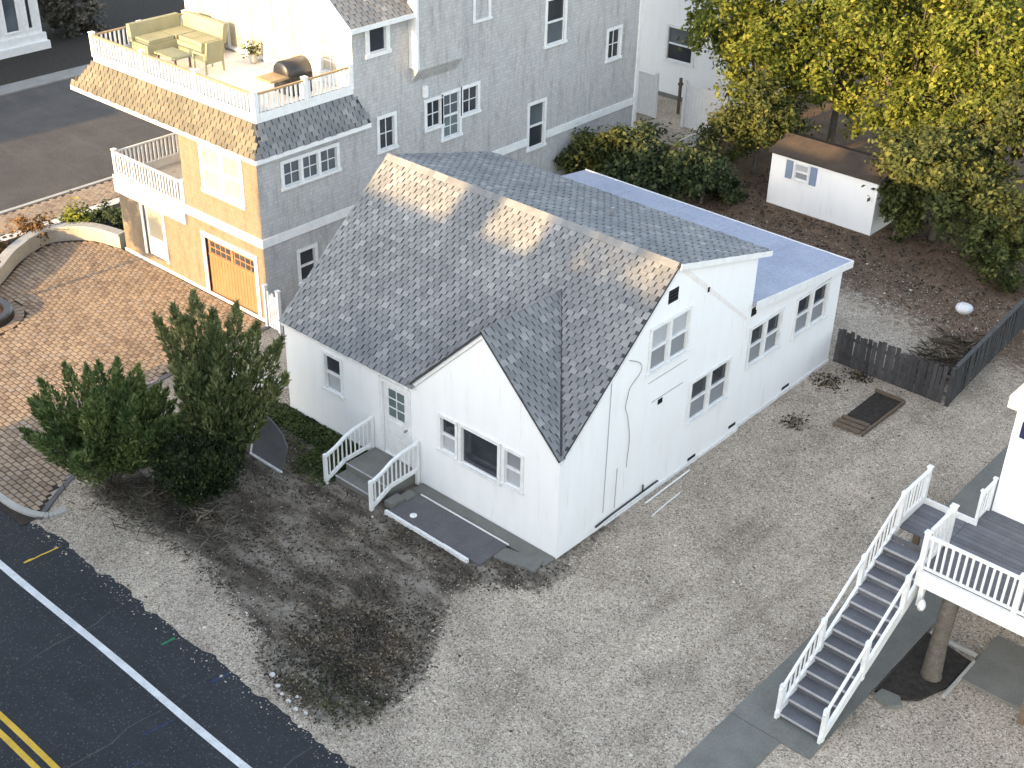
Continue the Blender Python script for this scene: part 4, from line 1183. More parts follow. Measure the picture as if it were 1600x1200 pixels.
for y in (4.17, 4.79):
    k = MB(); k.box(-17.65, -17.05, y, y + .05, 6.55, 6.6); k.box(-17.65, -17.6, y, y + .05, 6.0, 6.55); k.box(-17.1, -17.05, y, y + .05, 6.0, 6.55); k.build('arm', 'khaki', ch)
gl_ = thing('gas_grill', (-14.2, 4.9, 6.0), 'black gas grill with tan side shelf behind the deck railing', 'grill')
k = MB(); k.box(-14.5, -13.75, 4.6, 5.4, 6.05, 6.6); k.build('cart', 'charcoal', gl_)
k = MB(); k.tube([(-14.13, 4.55, 6.62), (-14.13, 4.6, 6.62), (-14.13, 5.4, 6.62), (-14.13, 5.45, 6.62)], [0.3, 0.36, 0.36, 0.3], 20); k.build('hood', 'charcoal', gl_, True)
k = MB(); k.box(-14.45, -13.8, 3.95, 4.58, 6.56, 6.62); k.build('side_shelf', 'tan_wood', gl_)
k = MB(); k.tube([(-14.5, 4.75, 6.72), (-14.55, 4.75, 6.72), (-14.55, 5.25, 6.72), (-14.5, 5.25, 6.72)], 0.02, 6); k.build('handle', 'metal', gl_)
# pot plant by the glass door
pp = thing('potted_plant', (-17.0, 5.85, 6.0), 'small grey green potted plant by the deck glass door', 'plant')
k = MB(); k.lathe((-17.0, 5.85, 6.0), [(.1, 0), (.15, .28), (.16, .3)], 14); k.build('pot', 'kerb', pp)
g = np.random.default_rng(5); n = 260; c = np.array([-17, 5.85, 6.45]) + g.normal(0, .13, (n, 3)); leaves('foliage', c, g.normal(0, 1, (n, 3)), g.uniform(.03, .06, n), 'leaf_olive', pp, 3)

# white picket gate between the houses
gt = thing('picket_gate', (-12.3, 2.4, 0), 'short white picket gate between the two houses', 'gate')
for i in range(4):
    x = -12.75 + i * 0.1
    k = MB(); k.prism([(x, 2.40), (x + .08, 2.40), (x + .08, 2.425), (x, 2.425)], 0.05, 1.1 if i % 2 else 1.18); k.build('picket', 'trim', gt)
for x in (-12.84, -12.28):
    k = MB(); k.box(x - .05, x + .05, 2.38, 2.48, 0, 1.3); k.box(x - .065, x + .065, 2.365, 2.495, 1.3, 1.34); k.build('post', 'trim', gt)
for zz in (.3, .85):
    k = MB(); k.box(-12.79, -12.33, 2.427, 2.46, zz, zz + .08); k.build('rail', 'trim', gt)
k = MB(); pts = smooth_curve([(-11.35, -0.1), (-10.7, 0.0), (-10.1, 0.35), (-9.6, 0.9)], 5)
for p, q in zip(pts, pts[1:]): k.beam((p[0], p[1], 0.16), (q[0], q[1], 0.16), 0.06, 0.34)
tag(k.build('garden_edging', 'trim_old', None, org=(-10.4, 0, 0)), 'curved white garden edging left of the cottage corner', 'edging')

# ================================================================== RIGHT-HAND HOUSE WITH STAIR
rh = thing('raised_white_house', (9.5, 7.5, 0), 'white raised house with blank wall at the right edge', 'house')
k = MB(); wall_panel(k, Vector((0, 5.02, 0)), X, -Y, 7.28, 14, 0, [(7.28, 4.85), (14, 4.85)]); wall_panel(k, Vector((7.28, 0, 0)), Y, -X, 5.02, 14, 0, [(5.02, 4.85), (14, 4.85)])
wall_panel(k, Vector((14, 0, 0)), Y, X, 5.02, 14, 0, [(5.02, 4.85), (14, 4.85)]); wall_panel(k, Vector((0, 14, 0)), X, Y, 7.28, 14, 0, [(7.28, 4.85), (14, 4.85)])
k.build('wall', 'wall', rh)
k = MB(); k.box(7.12, 14.2, 4.86, 14.2, 4.85, 5.12); k.build('roof_edge', 'beige', rh)
k = MB(); k.hexa([(7.12, 4.86, 5.121), (14.2, 4.86, 5.121), (14.2, 14.2, 5.121), (7.12, 14.2, 5.121), (9, 9, 6.3), (12, 9, 6.3), (12, 10, 6.3), (9, 10, 6.3)]); k.build('roof', 'beige', rh)
k = MB()
wall_ = [(7.66 + 0.19 * math.cos(math.radians(a)), 4.6 + 0.19 * math.sin(math.radians(a))) for a in range(0, 181, 15)]
k.box(7.45, 7.95, 4.95, 5.01, 4.25, 4.6); k.build('awning_valance', 'navy', rh)
k = MB(); k.lathe((7.7, 4.93, 4.1), [(.03, .12), (.1, .0), (.11, -.12), (.06, -.2), (.001, -.22)], 14); k.build('wall_light', 'trim', rh)
# stair
SX0, SX1, SY0, SY1, SH = 6.12, 7.05, -0.72, 3.22, 2.36
sr = thing('exterior_stair', (6.6, -0.7, 0), 'grey and white exterior stair climbing to the raised deck', 'stair')
NT = 14; ty = (SY1 - SY0) / NT; tz = SH / NT
for i in range(NT):
    z = (i + 1) * tz - 0.005; y = SY0 + i * ty
    if i == NT - 1: continue
    k = MB(); k.box(SX0 + .03, SX1 - .03, y - 0.02, y + ty, z - .045, z); td = k.build('tread', 'grey_deck', sr)
    k = MB(); k.box(SX0 + .03, SX1 - .03, y - 0.032, y - 0.021, z - .05, z + 0.003); k.build('nosing', 'riser', td)
for i in range(NT):
    y = SY0 + i * ty
    k = MB(); k.box(SX0 + .03, SX1 - .03, y + 0.012, y + .03, i * tz, (i + 1) * tz - .052); k.build('riser', 'grey_deck', sr)
for x in (SX0, SX1):
    k = MB(); k.hexa([(x - .03, SY0 - .1, -0.02), (x + .03, SY0 - .1, -0.02), (x + .03, SY1, SH - .32), (x - .03, SY1, SH - .32), (x - .03, SY0 - .1, .2), (x + .03, SY0 - .1, .2), (x + .03, SY1, SH + .1), (x - .03, SY1, SH + .1)])
    k.build('stringer', 'trim', sr)
    f = lambda t, h: (x, SY0 + (SY1 - SY0) * t, SH * t + h)
    k = MB(); k.beam(f(-0.02, .78), f(1.0, .78), 0.05, 0.06); k.build('handrail', 'trim', sr)
    for t in (0.0, 0.33, 0.66, 1.0):
        p = f(t, 0); k = MB(); k.box(x - .045, x + .045, p[1] - .045, p[1] + .045, p[2] - .1, p[2] + .84); k.build('post', 'trim', sr)
    if x == SX0:
        for i in range(1, 26):
            t = i / 26
            if i % 26 > 7 and i % 26 < 19: continue
            p = f(t, 0); k = MB(); k.box(x - .012, x + .012, p[1] - .012, p[1] + .012, p[2] + .1, p[2] + .77); k.build('baluster', 'trim', sr)
# landing and deck
dk = thing('raised_deck', (8, 3.5, 0), 'grey boarded raised deck with white railing by the white house', 'deck')
nb = 20; bw = (4.28 - SY1) / 7
for i in range(7):
    y = SY1 + i * bw; k = MB(); k.box(SX0 + .03, 7.1, y + .005, y + bw - .005, SH - .04, SH); k.build('deck_board', 'grey_deck', dk)
y = 2.28; i = 0
while y < 4.95:
    k = MB(); k.box(7.11, 10.6, y + .005, y + .135, SH - .04, SH + rnd.uniform(-.002, .002)); k.build('deck_board', 'grey_deck', dk); y += .14
k = MB(); k.box(7.05, 10.6, 2.2, 2.26, SH - .34, SH + .02); k.build('rim_board', 'trim', dk)
for bb in ((7.08, 7.13, 2.262, 3.2, SH - .34, SH - .05), (SX0, SX0 + .028, 3.23, 4.32, SH - .3, SH + .12), (SX0 + .03, 7.28, 4.29, 4.33, SH - .3, SH + .12)):
    k = MB(); k.box(*bb); k.build("rim_board", "trim", dk)
k = MB(); k.box(7.2, 10.5, 4.0, 4.1, SH - .3, SH - .05); k.build('joist', 'brown_wood', dk)
rr = bpy.data.objects.new('railing', None); COL.objects.link(rr); rr.parent = dk; ORG[rr.name] = ORG[dk.name].copy()
railing(rr, [(7.1, 2.24, SH), (8.95, 2.24, SH), (10.6, 2.24, SH)], h=0.82, gap=0.13, bal=0.04, post=0.1, base=0.1)
railing(rr, [(7.1, 2.4, SH), (7.1, 3.3, SH)], h=0.86, gap=0.13, bal=0.04, post=0.11, base=0.1, ends=(False, True))
railing(rr, [(SX0, 3.3, SH), (SX0, 4.3, SH)], h=0.8, gap=0.14, bal=0.03, post=0.08, base=0.14, ends=(False, True))
railing(rr, [(7.22, 4.4, SH), (7.22, 4.98, SH)], h=0.7, gap=0.12, bal=0.03, post=0.06, base=0.1)
for x, y in ((7.2, 2.32), (9.6, 2.32), (7.2, 4.2), (6.2, 4.2)):
    k = MB(); k.box(x - .06, x + .06, y - .06, y + .06, -0.05, SH - .05 if y > 3 else SH - .35)
    if (x, y) == (7.2, 2.32): k = MB(); k.box(x - .05, x + .05, y - .05, y + .05, 1.5, SH - .35)
    k.build('post', 'trim' if (x, y) == (7.2, 2.32) else 'brown_wood', dk)
k = MB(); k.lathe((7.3, 2.18, 1.52), [(.001, 0), (.06, .02), (.085, .1), (.07, .2), (.03, .26)], 14); tag(k.build('globe_lamp', 'trim', None, True, org=(7.3, 2.18, 1.5)), 'unlit white globe lamp hanging under the deck corner', 'lamp')
k = MB(); k.tube([(7.78, 2.3, -.05), (7.76, 2.3, .1), (7.74, 2.35, .8), (7.75, 2.4, 1.5), (7.78, 2.45, SH - .06)], [.24, .2, .17, .16, .17], 14)
tag(k.build('timber_piling', 'grey_bark', None, True, org=(7.78, 2.3, 0)), 'thick grey timber piling standing in mulch under the deck', 'piling')
# paving under and beside the stair
wkc = struct(MB().box(5.42, 7.12, -1.25, 14, -0.06, 0.045).build('concrete_path', 'concrete_dark'))
k = MB(); k.box(5.42, 6.5, -6.2, -1.262, -0.06, 0.04); struct(k.build('concrete_path', 'concrete_dark'))
k = MB(); k.prism([(7.15, 1.15), (7.5, 1.2), (7.9, 1.5), (8.15, 2.2), (8.2, 3.2), (7.15, 3.4)], -0.05, 0.05); struct(k.build('mulch_bed', 'dark_mulch'))
k = MB(); k.box(8.25, 9.6, 2.6, 4.3, -.05, .07); struct(k.build('concrete_pad', 'concrete_dark'))
k = MB(); k.prism([(7.2, 0.98), (7.55, 0.9), (7.75, 1.1), (7.6, 1.3), (7.25, 1.25)], -.03, .09); tag(k.build('stepping_stone', 'concrete_dark', None, org=(7.45, 1.1, 0)), 'flat grey stone at the edge of the mulch under the deck', 'stone')
k = MB(); k.beam((8.22, 1.9, .06), (8.24, 3.2, .06), .05, .1); k.beam((7.2, 3.42, .06), (8.2, 3.42, .06), .05, .1); struct(k.build('bed_edging', 'kerb'))

# ================================================================== FENCES, SHED, FAR HOUSES
fn = thing('plank_fence', (1.7, 12.05, 0), 'low dark weathered plank fence joining the cottage to the yard corner', 'fence')
def plank_run(par, p, q, h, seed):
    r = random.Random(seed); p = Vector(p); q = Vector(q); d = q - p; n = int(d.length / 0.135); d.normalize(); s = Vector((-d.y, d.x, 0))
    for i in range(n):
        c = p + d * (i + .5) * 0.135; hh = h + r.uniform(-.07, .05); lean = s * r.uniform(-.03, .03) + d * r.uniform(-.02, .02)
        k = MB(); a = d * 0.062; b = s * .011; off = s * r.uniform(-.006, .006)
        k.hexa([c - a - b + off, c + a - b + off, c + a + b + off, c - a + b + off] + [v + lean + Z * hh + off for v in (c - a * .9 - b, c + a * .9 - b, c + a * .9 + b, c - a * .9 + b)])
        k.build('plank', 'old_wood', par)
    for z in (0.3, h - .25):
        k = MB(); k.beam(p + s * .04 + Z * z, q + s * .04 + Z * z, .04, .08); k.build('rail', 'old_wood', par)
plank_run(fn, (0.0, 12.02, 0), (3.36, 12.0, 0), 1.08, 1)
k = MB(); k.box(3.36, 3.46, 11.96, 12.06, 0, 1.15); k.build('post', 'old_wood', fn)
fn2 = thing('side_fence', (3.3, 15, 0), 'dark leaning plank fence running back along the side of the yard', 'fence')
plank_run(fn2, (3.42, 12.1, 0), (3.0, 19.2, 0), 1.12, 2)
k = MB(); k.beam((3.42, 12.1, 1.15), (3.02, 18.6, 1.13), .1, .05); k.build('top_rail', 'old_wood', fn2)
# timber crib sunk in the gravel
cb = thing('sunken_crib', (2.05, 10.2, 0), 'shallow brown timber framed pit in the side yard gravel', 'pit')
k = MB(); k.box(1.72, 2.5, 9.75, 11.3, -.03, .025); k.build('soil', 'dark_mulch', cb)
for y in (9.12, 9.34, 9.56):
    k = MB(); k.beam((1.68, y, .05), (2.42, y + .05, .05), .15, .05); k.build('plank', 'brown_wood', cb)
k = MB(); k.beam((2.5, 9.1, .05), (2.55, 11.3, .06), .05, .09); k.beam((1.68, 11.33, .06), (2.5, 11.33, .06), .05, .09); k.build('frame', 'brown_wood', cb)
# shed
sh_ = thing('garden_shed', (-5.4, 21.5, 0), 'low white garden shed with brown roof under the trees', 'shed')
k = MB()
wall_panel(k, Vector((0, 20.3, 0)), X, -Y, -7.4, -3.35, -.1, [(-7.4, 1.9), (-3.35, 1.9)], [(-6.45, -5.95, 1.15, 1.7)], .06)
wall_panel(k, Vector((-3.35, 0, 0)), Y, X, 20.3, 22.3, -.1, [(20.3, 1.9), (21.3, 2.2), (22.3, 1.9)]); wall_panel(k, Vector((-7.4, 0, 0)), Y, -X, 20.3, 22.3, -.1, [(20.3, 1.9), (21.3, 2.2), (22.3, 1.9)])
wall_panel(k, Vector((0, 22.3, 0)), X, Y, -7.4, -3.35, -.1, [(-7.4, 1.9), (-3.35, 1.9)])
k.build('wall', 'wall', sh_)
for s in (0, 1):
    y0, y1 = (20.2, 21.3) if s == 0 else (22.4, 21.3)
    k = MB(); p = [(-7.5, y0, 1.86), (-3.25, y0, 1.86), (-3.25, y1, 2.22), (-7.5, y1, 2.22)]
    k.hexa([*p, *[(a, b, c + .06) for a, b, c in p]]); k.build('roof', 'shed_roof', sh_)
window(sh_, Vector((0, 20.3, 0)), X, -Y, -6.45, -5.95, 1.15, 1.7, upper='screen_pale', lower='screen', trim=.05)
for a in (-6.8, -5.86):
    k = MB(); k.box(a, a + .26, 20.27, 20.297, 1.1, 1.75); k.build('shutter', 'shutter', sh_)
# far white house behind the vinyl fence
fhs = thing('distant_white_house', (-18, 30, 0), 'distant white house with one window, behind the white fence', 'house')
k = MB(); hw_ = [(-16.75, -15.5, 1.6, 2.95)]
wall_panel(k, Vector((0, 27, 0)), X, -Y, -24, -13.6, -.1, [(-24, 6), (-13.6, 6)], hw_, .08); wall_panel(k, Vector((-13.6, 0, 0)), Y, X, 27, 36, -.1, [(27, 6), (36, 6)]); wall_panel(k, Vector((-24, 0, 0)), Y, -X, 27, 36, -.1, [(27, 6), (36, 6)])
wall_panel(k, Vector((0, 36, 0)), X, Y, -24, -13.6, -.1, [(-24, 6), (-13.6, 6)])
k.build('wall', 'wall', fhs); window(fhs, Vector((0, 27, 0)), X, -Y, *hw_[0], upper='glass_blue', lower='glass', trim=.12)
k = MB(); k.box(-24, -13.62, 26.94, 26.995, -.1, .14); k.build('plinth', 'concrete_dark', fhs)
k = MB(); k.hexa([(-24.3, 26.7, 6), (-13.3, 26.7, 6), (-13.3, 36.3, 6), (-24.3, 36.3, 6), (-24.3, 31.4, 8.5), (-13.3, 31.4, 8.5), (-13.3, 31.6, 8.5), (-24.3, 31.6, 8.5)]); k.build('roof', 'shingle_base', fhs)
vf = thing('vinyl_fence', (-14.2, 24.45, 0), 'white vinyl privacy fence with an open gap behind the tall house', 'fence')
for a, b in ((-16.35, -15.35), (-13.9, -12.95), (-12.95, -12.0)):
    k = MB(); n = 6
    for i in range(n):
        x0 = a + (b - a) * i / n; kk = MB(); kk.box(x0 + .004, x0 + (b - a) / n - .004, 24.43, 24.46, .08, 1.7); kk.build('panel_board', 'plastic_white', vf)
    for zz in (1.7, .03):
        k = MB(); k.box(a, b, 24.41, 24.48, zz, zz + .07); k.build('rail', 'plastic_white', vf)
for x in (-16.4, -15.35, -13.95, -12.0):
    k = MB(); k.box(x - .06, x + .06, 24.38, 24.5, 0, 1.88); k.build('post', 'plastic_white', vf)
vf2 = thing('low_fence', (-12.2, 23.2, 0), 'low white fence panel running forward from the vinyl fence', 'fence')
for i in range(10):
    y0 = 21.9 + i * .25; kk = MB(); kk.box(-12.32, -12.28, y0 + .004, y0 + .246, .05, .5); kk.build('panel_board', 'plastic_white', vf2)
kk = MB(); kk.box(-12.33, -12.27, 21.9, 24.4, .5, .56); kk.build('rail', 'plastic_white', vf2)
k = MB(); k.box(-15.0, -14.9, 25.5, 25.6, 0, 1.5); k.box(-15.03, -14.87, 25.47, 25.63, 1.2, 1.3); tag(k.build('garden_post', 'brown_wood', None, org=(-14.95, 25.5, 0)), 'dark brown post in the gap of the white fence', 'post')
struct(sheet('side_yard', -18, -10.9, 20.2, 27, -0.02, 'gravel'))
# house across the cross street
h3 = thing('house_across_street', (-44, 8, 0), 'white house with a windowed porch front across the side street', 'house')
hw_ = [(10.55, 10.95 + .25, .95, 3.0), (11.62, 11.85, .95, 3.0), (9.85, 10.15, .95, 3.0)]
k = MB(); wall_panel(k, Vector((-40.8, 0, 0)), Y, X, 2, 12.25, 0, [(2, 3.2), (12.25, 3.2)], hw_, .08); wall_panel(k, Vector((0, 12.25, 0)), X, Y, -48, -40.8, 0, [(-48, 3.2), (-40.8, 3.2)]); wall_panel(k, Vector((0, 2, 0)), X, -Y, -48, -40.8, 0, [(-48, 3.2), (-40.8, 3.2)])
k.build('wall', 'trim', h3)
for h_ in hw_: window(h3, Vector((-40.8, 0, 0)), Y, X, *h_, split=False, upper='glass_blue' if h_[1] - h_[0] > .5 else 'glass', trim=.06)
k = MB(); k.box(-40.795, -40.5, 1.9, 12.4, -.1, .35); k.box(-40.795, -40.65, 1.9, 12.35, .35, .7); k.build('porch_base', 'trim', h3)
k = MB(); k.hexa([(-48.4, 1.6, 3.2), (-40.4, 1.6, 3.2), (-40.4, 12.6, 3.2), (-48.4, 12.6, 3.2), (-44.5, 1.6, 6), (-44.3, 1.6, 6), (-44.3, 12.6, 6), (-44.5, 12.6, 6)]); k.build('roof', 'shingle_base', h3)
# houses across the front road: they stand outside the view and throw the evening shade over the cottage
def shade_house(name, x0, x1, y0, y1, he_, hr_, label, gables=()):
    t = thing(name, ((x0 + x1) / 2, (y0 + y1) / 2, 0), label, 'house')
    holes = [(x0 + 1.2 + i * 2.6, x0 + 2.3 + i * 2.6, 1.0 + 2.9 * j, 2.5 + 2.9 * j) for j in range(2) for i in range(int((x1 - x0 - 2.5) / 2.6) + 1)]
    k = MB(); wall_panel(k, Vector((0, y1, 0)), X, Y, x0, x1, -.1, [(x0, he_), (x1, he_)], holes, .08); wall_panel(k, Vector((0, y0, 0)), X, -Y, x0, x1, -.1, [(x0, he_), (x1, he_)])
    ym = (y0 + y1) / 2
    wall_panel(k, Vector((x1, 0, 0)), Y, X, y0, y1, -.1, [(y0, he_), (ym, hr_), (y1, he_)]); wall_panel(k, Vector((x0, 0, 0)), Y, -X, y0, y1, -.1, [(y0, he_), (ym, hr_), (y1, he_)])
    k.build('wall', 'cedar', t)
    for h_ in holes: window(t, Vector((0, y1, 0)), X, Y, *h_, upper='glass_blue', lower='glass')
    for a, b in ((y0 - .3, ym), (y1 + .3, ym)):
        k = MB(); p = [(x0 - .05, a, he_ - .2), (x1 + .05, a, he_ - .2), (x1 + .05, b, hr_), (x0 - .05, b, hr_)]; k.hexa([*p, *[(u, v, w_ + .1) for u, v, w_ in p]]); k.build('roof', 'shingle', t)
    return t
shade_house('opposite_house', -14.3, 12.0, -30.0, -19.0, 8.4, 11.5, 'large grey shingled house across the front road facing the cottage')
_oh = bpy.data.objects['opposite_house']
for cx_ in (-7.3, -4.6):  # chimney shapes added out of view to break the sunlight on the ridge
    k = MB(); k.box(cx_ - .55, cx_ + .55, -25.2, -24.2, 10.9, 12.9 if cx_ < -6 else 12.45); k.box(cx_ - .62, cx_ + .62, -25.27, -24.13, 12.45 if cx_ > -6 else 12.9, 12.6 if cx_ > -6 else 13.05); k.build('shade_stack', 'bed_mulch', _oh)
shade_house('corner_house', -60.0, -33.5, -30.0, -19.0, 8.2, 11.2, 'grey shingled house on the far corner beyond the side street')

# ================================================================== PLANTS
RV = Vector((0.746, 0.666, 0)); FV = Vector((-0.656, 0.754, 0))
def lobed_shrub(name, base, lobes, mat, label, n_per=900, seed=1, leafs=(0.09, 0.2), wid=0.022, group=None, cat='shrub', trunk=0.09, core='leaf_dark'):
    """flame shaped evergreen: lobes = (a, d, h, root height, radius) in metres right / away / up of the base"""
    t = thing(name, base, label, cat, group)
    g = np.random.default_rng(seed); B = Vector(base)
    bs, ts, wd = [], [], []
    tb_ = MB()
    for (a, d, h, h0, R) in lobes:
        tip = B + RV * a + FV * d + Z * h
        root = B + RV * a * 0.25 + FV * d * 0.25 + Z * h0
        ax = tip - root; L = ax.length; axn = ax.normalized()
        e1 = axn.cross(Vector((0.3, 0.2, 0.9))).normalized(); e2 = axn.cross(e1)
        n = int(n_per * (0.5 + L * R))
        tt = g.beta(1.15, 1.25, n); ph = g.uniform(0, 6.283, n)
        prof = np.power(np.sin(np.pi * np.clip(tt * 0.86 + 0.14, 0, 1)), 0.8) * R
        rr_ = prof * np.sqrt(g.uniform(0.25, 1, n)) * (1 + 0.25 * np.sin(tt * 17 + ph * 3))
        P = np.array(root)[None] + tt[:, None] * np.array(ax)[None] + (np.cos(ph) * rr_)[:, None] * np.array(e1) + (np.sin(ph) * rr_)[:, None] * np.array(e2)
        out = (np.cos(ph))[:, None] * np.array(e1) + (np.sin(ph))[:, None] * np.array(e2)
        dr = out * 0.55 + np.array(axn) * 0.9 + np.array([0, 0, 0.45]) + g.normal(0, .38, (n, 3)); dr /= np.linalg.norm(dr, axis=1, keepdims=True)
        s = g.uniform(*leafs, n)
        bs.append(P - dr * s[:, None] * .4); ts.append(P + dr * s[:, None] * .6); wd.append(g.uniform(.6, 1.3, n) * wid * s / leafs[1] * 1.6)
        tb_.tube([B + Z * 0.0 + RV * a * .03, B + (root - B) * 0.6, root, root + ax * 0.75], [trunk * .5, trunk * .4, trunk * .32, 0.008], 6)
    blades('foliage', np.concatenate(bs), np.concatenate(ts), np.concatenate(wd), mat, t, seed)
    tb_.build('stem', 'grey_bark', t)
    return t
r_ = random.Random(11)
L1 = [(-1.55, .1, 4.45, 1.9, .26), (-.95, .0, 4.75, 1.3, .45), (-.45, .25, 4.95, 1.2, .5), (.15, -.1, 4.7, 1.2, .5), (.75, .15, 4.75, 1.3, .45), (1.35, .0, 4.35, 1.4, .42), (1.95, .1, 3.9, 1.4, .36), (2.1, -.2, 3.1, 1.2, .36), (-.95, -.5, 3.5, 1.3, .36), (-.5, -.7, 3.6, 1.1, .5), (.3, -.8, 3.5, 1.0, .5), (1.0, -.6, 3.3, 1.0, .45), (-.1, .6, 4.1, 1.2, .45), (-.9, .3, 2.7, 1.1, .34), (1.5, -.6, 2.4, .9, .36), (.0, -.9, 2.5, .8, .5), (-.8, -.7, 2.4, .9, .45), (.8, -.9, 2.2, .7, .42)]
L1 = [(a * .8 + .12, d, h * .98, h0, R * .8) for a, d, h, h0, R in L1]
lobed_shrub('evergreen_tree', (-7.75, -3.1, 0.03), L1, 'leaf_ever2', 'tallest evergreen with spiky upswept branches by the paver driveway', 800, 3, leafs=(.1, .24), wid=.024, cat='tree', trunk=.12)
L2 = []
for i in range(30):
    a = r_.uniform(0, 6.283); e = r_.random()
    hh = 1.5 + 1.9 * (1 - e * .75); rad = 1.75 * math.sqrt(e)
    L2.append((math.cos(a) * rad * 1.08, math.sin(a) * rad * .9, hh * r_.uniform(.9, 1.06), .55 + .4 * (1 - e), r_.uniform(.24, .36)))
lobed_shrub('evergreen_shrub', (-9.35, -5.1, 0.03), L2, 'leaf_ever', 'wide bright green evergreen shrub nearest the road', 900, 5, leafs=(.08, .19), wid=.022)
L3 = []
for i in range(22):
    a = r_.uniform(0, 6.283); e = r_.random(); rad = 1.0 * math.sqrt(e)
    L3.append((math.cos(a) * rad * 1.1, math.sin(a) * rad, (0.9 + 1.05 * (1 - e * .6)) * r_.uniform(.9, 1.1), .25, r_.uniform(.28, .4)))
lobed_shrub('dark_shrub', (-7.35, -4.0, 0.03), L3, 'leaf_dark', 'low dark green bush in front of the tallest evergreen', 900, 6, leafs=(.06, .14), wid=.02)

def crown_tree(name, base, blobs, n, leafsz, mat, label, seed, cat='tree', group=None, trunk_h=2.0, trunk_r=.16, lean=0.0):
    """broadleaf: blobs = (dx, dy, z, rx, rz); leaves grouped in clumps through the volume"""
    t = thing(name, base, label, cat, group)
    g = np.random.default_rng(seed); C_ = []; Nn = []; Sz = []
    tr = MB(); B = Vector(base)
    tot = sum(b[3] ** 2 for b in blobs)
    tr.tube([B - Z * .05, B + Z * .15, B + Vector((lean * .4, .05, trunk_h * .6)), B + Vector((lean, .1, trunk_h))], [trunk_r * 1.4, trunk_r, trunk_r * .85, trunk_r * .7], 9)
    for (dx, dy, z, rx, rz) in blobs:
        nn_ = int(n * rx * rx / tot); nc = max(6, int(nn_ / 80))
        d = g.normal(0, 1, (nc, 3)); d /= np.linalg.norm(d, axis=1, keepdims=True)
        rad = np.power(g.uniform(0.12, 1, nc), 1 / 3) * (1 + .18 * np.sin(d[:, 0] * 5 + d[:, 1] * 4 + seed))
        cc = d * rad[:, None] * np.array([rx, rx, rz]) + np.array([base[0] + dx, base[1] + dy, base[2] + z])
        idx = g.integers(0, nc, nn_); sp = g.uniform(.12, .34, nc) * (0.5 + .36 * rx)
        p = cc[idx] + g.normal(0, 1, (nn_, 3)) * sp[idx][:, None] * np.array([1, 1, .75])
        C_.append(p); Nn.append(d[idx] * .8 + np.array([0, 0, .7])); Sz.append(g.uniform(*leafsz, nn_))
        c0 = Vector((base[0] + dx, base[1] + dy, base[2] + z)); s0 = B + Vector((lean, .1, trunk_h * .92))
        tr.tube([s0, (s0 + c0) / 2 + Vector((0, 0, .15)), c0 + Z * rz * .3], [trunk_r * .5, trunk_r * .32, trunk_r * .1], 6)
        for q in range(3):
            e = Vector(cc[q % nc]); mdp = (c0 * .6 + e * .4); tr.tube([(s0 + c0) / 2 + Vector((0, 0, .15)), mdp, e], [trunk_r * .22, trunk_r * .14, .012], 5)
    leaves('crown', np.concatenate(C_), np.concatenate(Nn), np.concatenate(Sz), mat, t, seed, .55)
    tr.build('trunk', 'grey_bark', t, True)
    return t
def bl(seed, n, R, H, zc):
    r = random.Random(seed); out = []
    for i in range(n):
        a = 6.283 * i / n + r.uniform(-.4, .4); e = r.uniform(.35, .95)
        out.append((math.cos(a) * R * e, math.sin(a) * R * e, zc + r.uniform(-.5, .5) * H, R * r.uniform(.38, .56), H * r.uniform(.32, .46)))
    out.append((0, 0, zc + H * .35, R * .6, H * .45)); return out
TL = [((-10.9, 24.8, 0), 2.3, 3.6, 4.2, 'leaf_gold', 'leftmost golden green tree, beside the distant white house'),
      ((-8.3, 26.2, 0), 2.6, 4.2, 4.9, 'leaf_gold', 'tall golden tree directly behind the shed roof'),
      ((-5.2, 25.6, 0), 2.6, 4.0, 4.6, 'leaf_gold', 'golden tree behind the right end of the shed'),
      ((-2.2, 25.4, 0), 2.7, 4.2, 4.7, 'leaf_gold', 'rightmost tall golden tree at the top corner of the photo'),
      ((-6.2, 30.0, 0), 3.0, 4.6, 6.0, 'leaf_gold', 'taller golden crown farther back at the top edge'),
      ((0.4, 24.2, 0), 2.2, 3.6, 4.2, 'leaf_olive', 'olive tree cut by the right edge beside the golden ones')]
for i, (b, R, H, zc, mt, lb) in enumerate(TL):
    crown_tree('yard_tree', b, bl(70 + i, 9, R, H, zc), 22000, (.055, .125), mt, lb, 80 + i, group='trees behind the shed', trunk_h=2.2)
crown_tree('dapple_tree', (-1.8, -33.5, 0), bl(120, 9, 4.2, 4.0, 11.6), 5200, (.12, .26), 'leaf_olive', 'unseen thin leaved tree added behind the opposite house for dappled light', 120, trunk_h=8, trunk_r=.25)  # added out of view so its sparse crown dapples the ridge sunlight
crown_tree('shade_tree', (-9.2, 22.3, 0), bl(91, 6, 1.6, 2.2, 1.9), 11000, (.05, .11), 'leaf_olive', 'olive green understorey tree left of the shed', 91, trunk_h=1.1, trunk_r=.1)
crown_tree('shade_tree', (-1.7, 21.5, 0), bl(92, 8, 2.0, 2.4, 1.9), 17000, (.055, .12), 'leaf_olive', 'drooping olive green tree right of the shed', 92, trunk_h=1.1, trunk_r=.12)
crown_tree('shade_tree', (0.6, 20.6, 0), bl(93, 6, 1.5, 1.8, 1.5), 9000, (.055, .12), 'leaf_olive', 'low olive green tree overhanging the plank fence end', 93, trunk_h=.8, trunk_r=.1)
crown_tree('shade_bush', (-2.7, 20.75, 0), bl(99, 5, .75, 1.5, 1.0), 5000, (.05, .11), 'leaf_olive', 'olive bush against the right end of the shed', 99, 'bush', trunk_h=.4, trunk_r=.06)
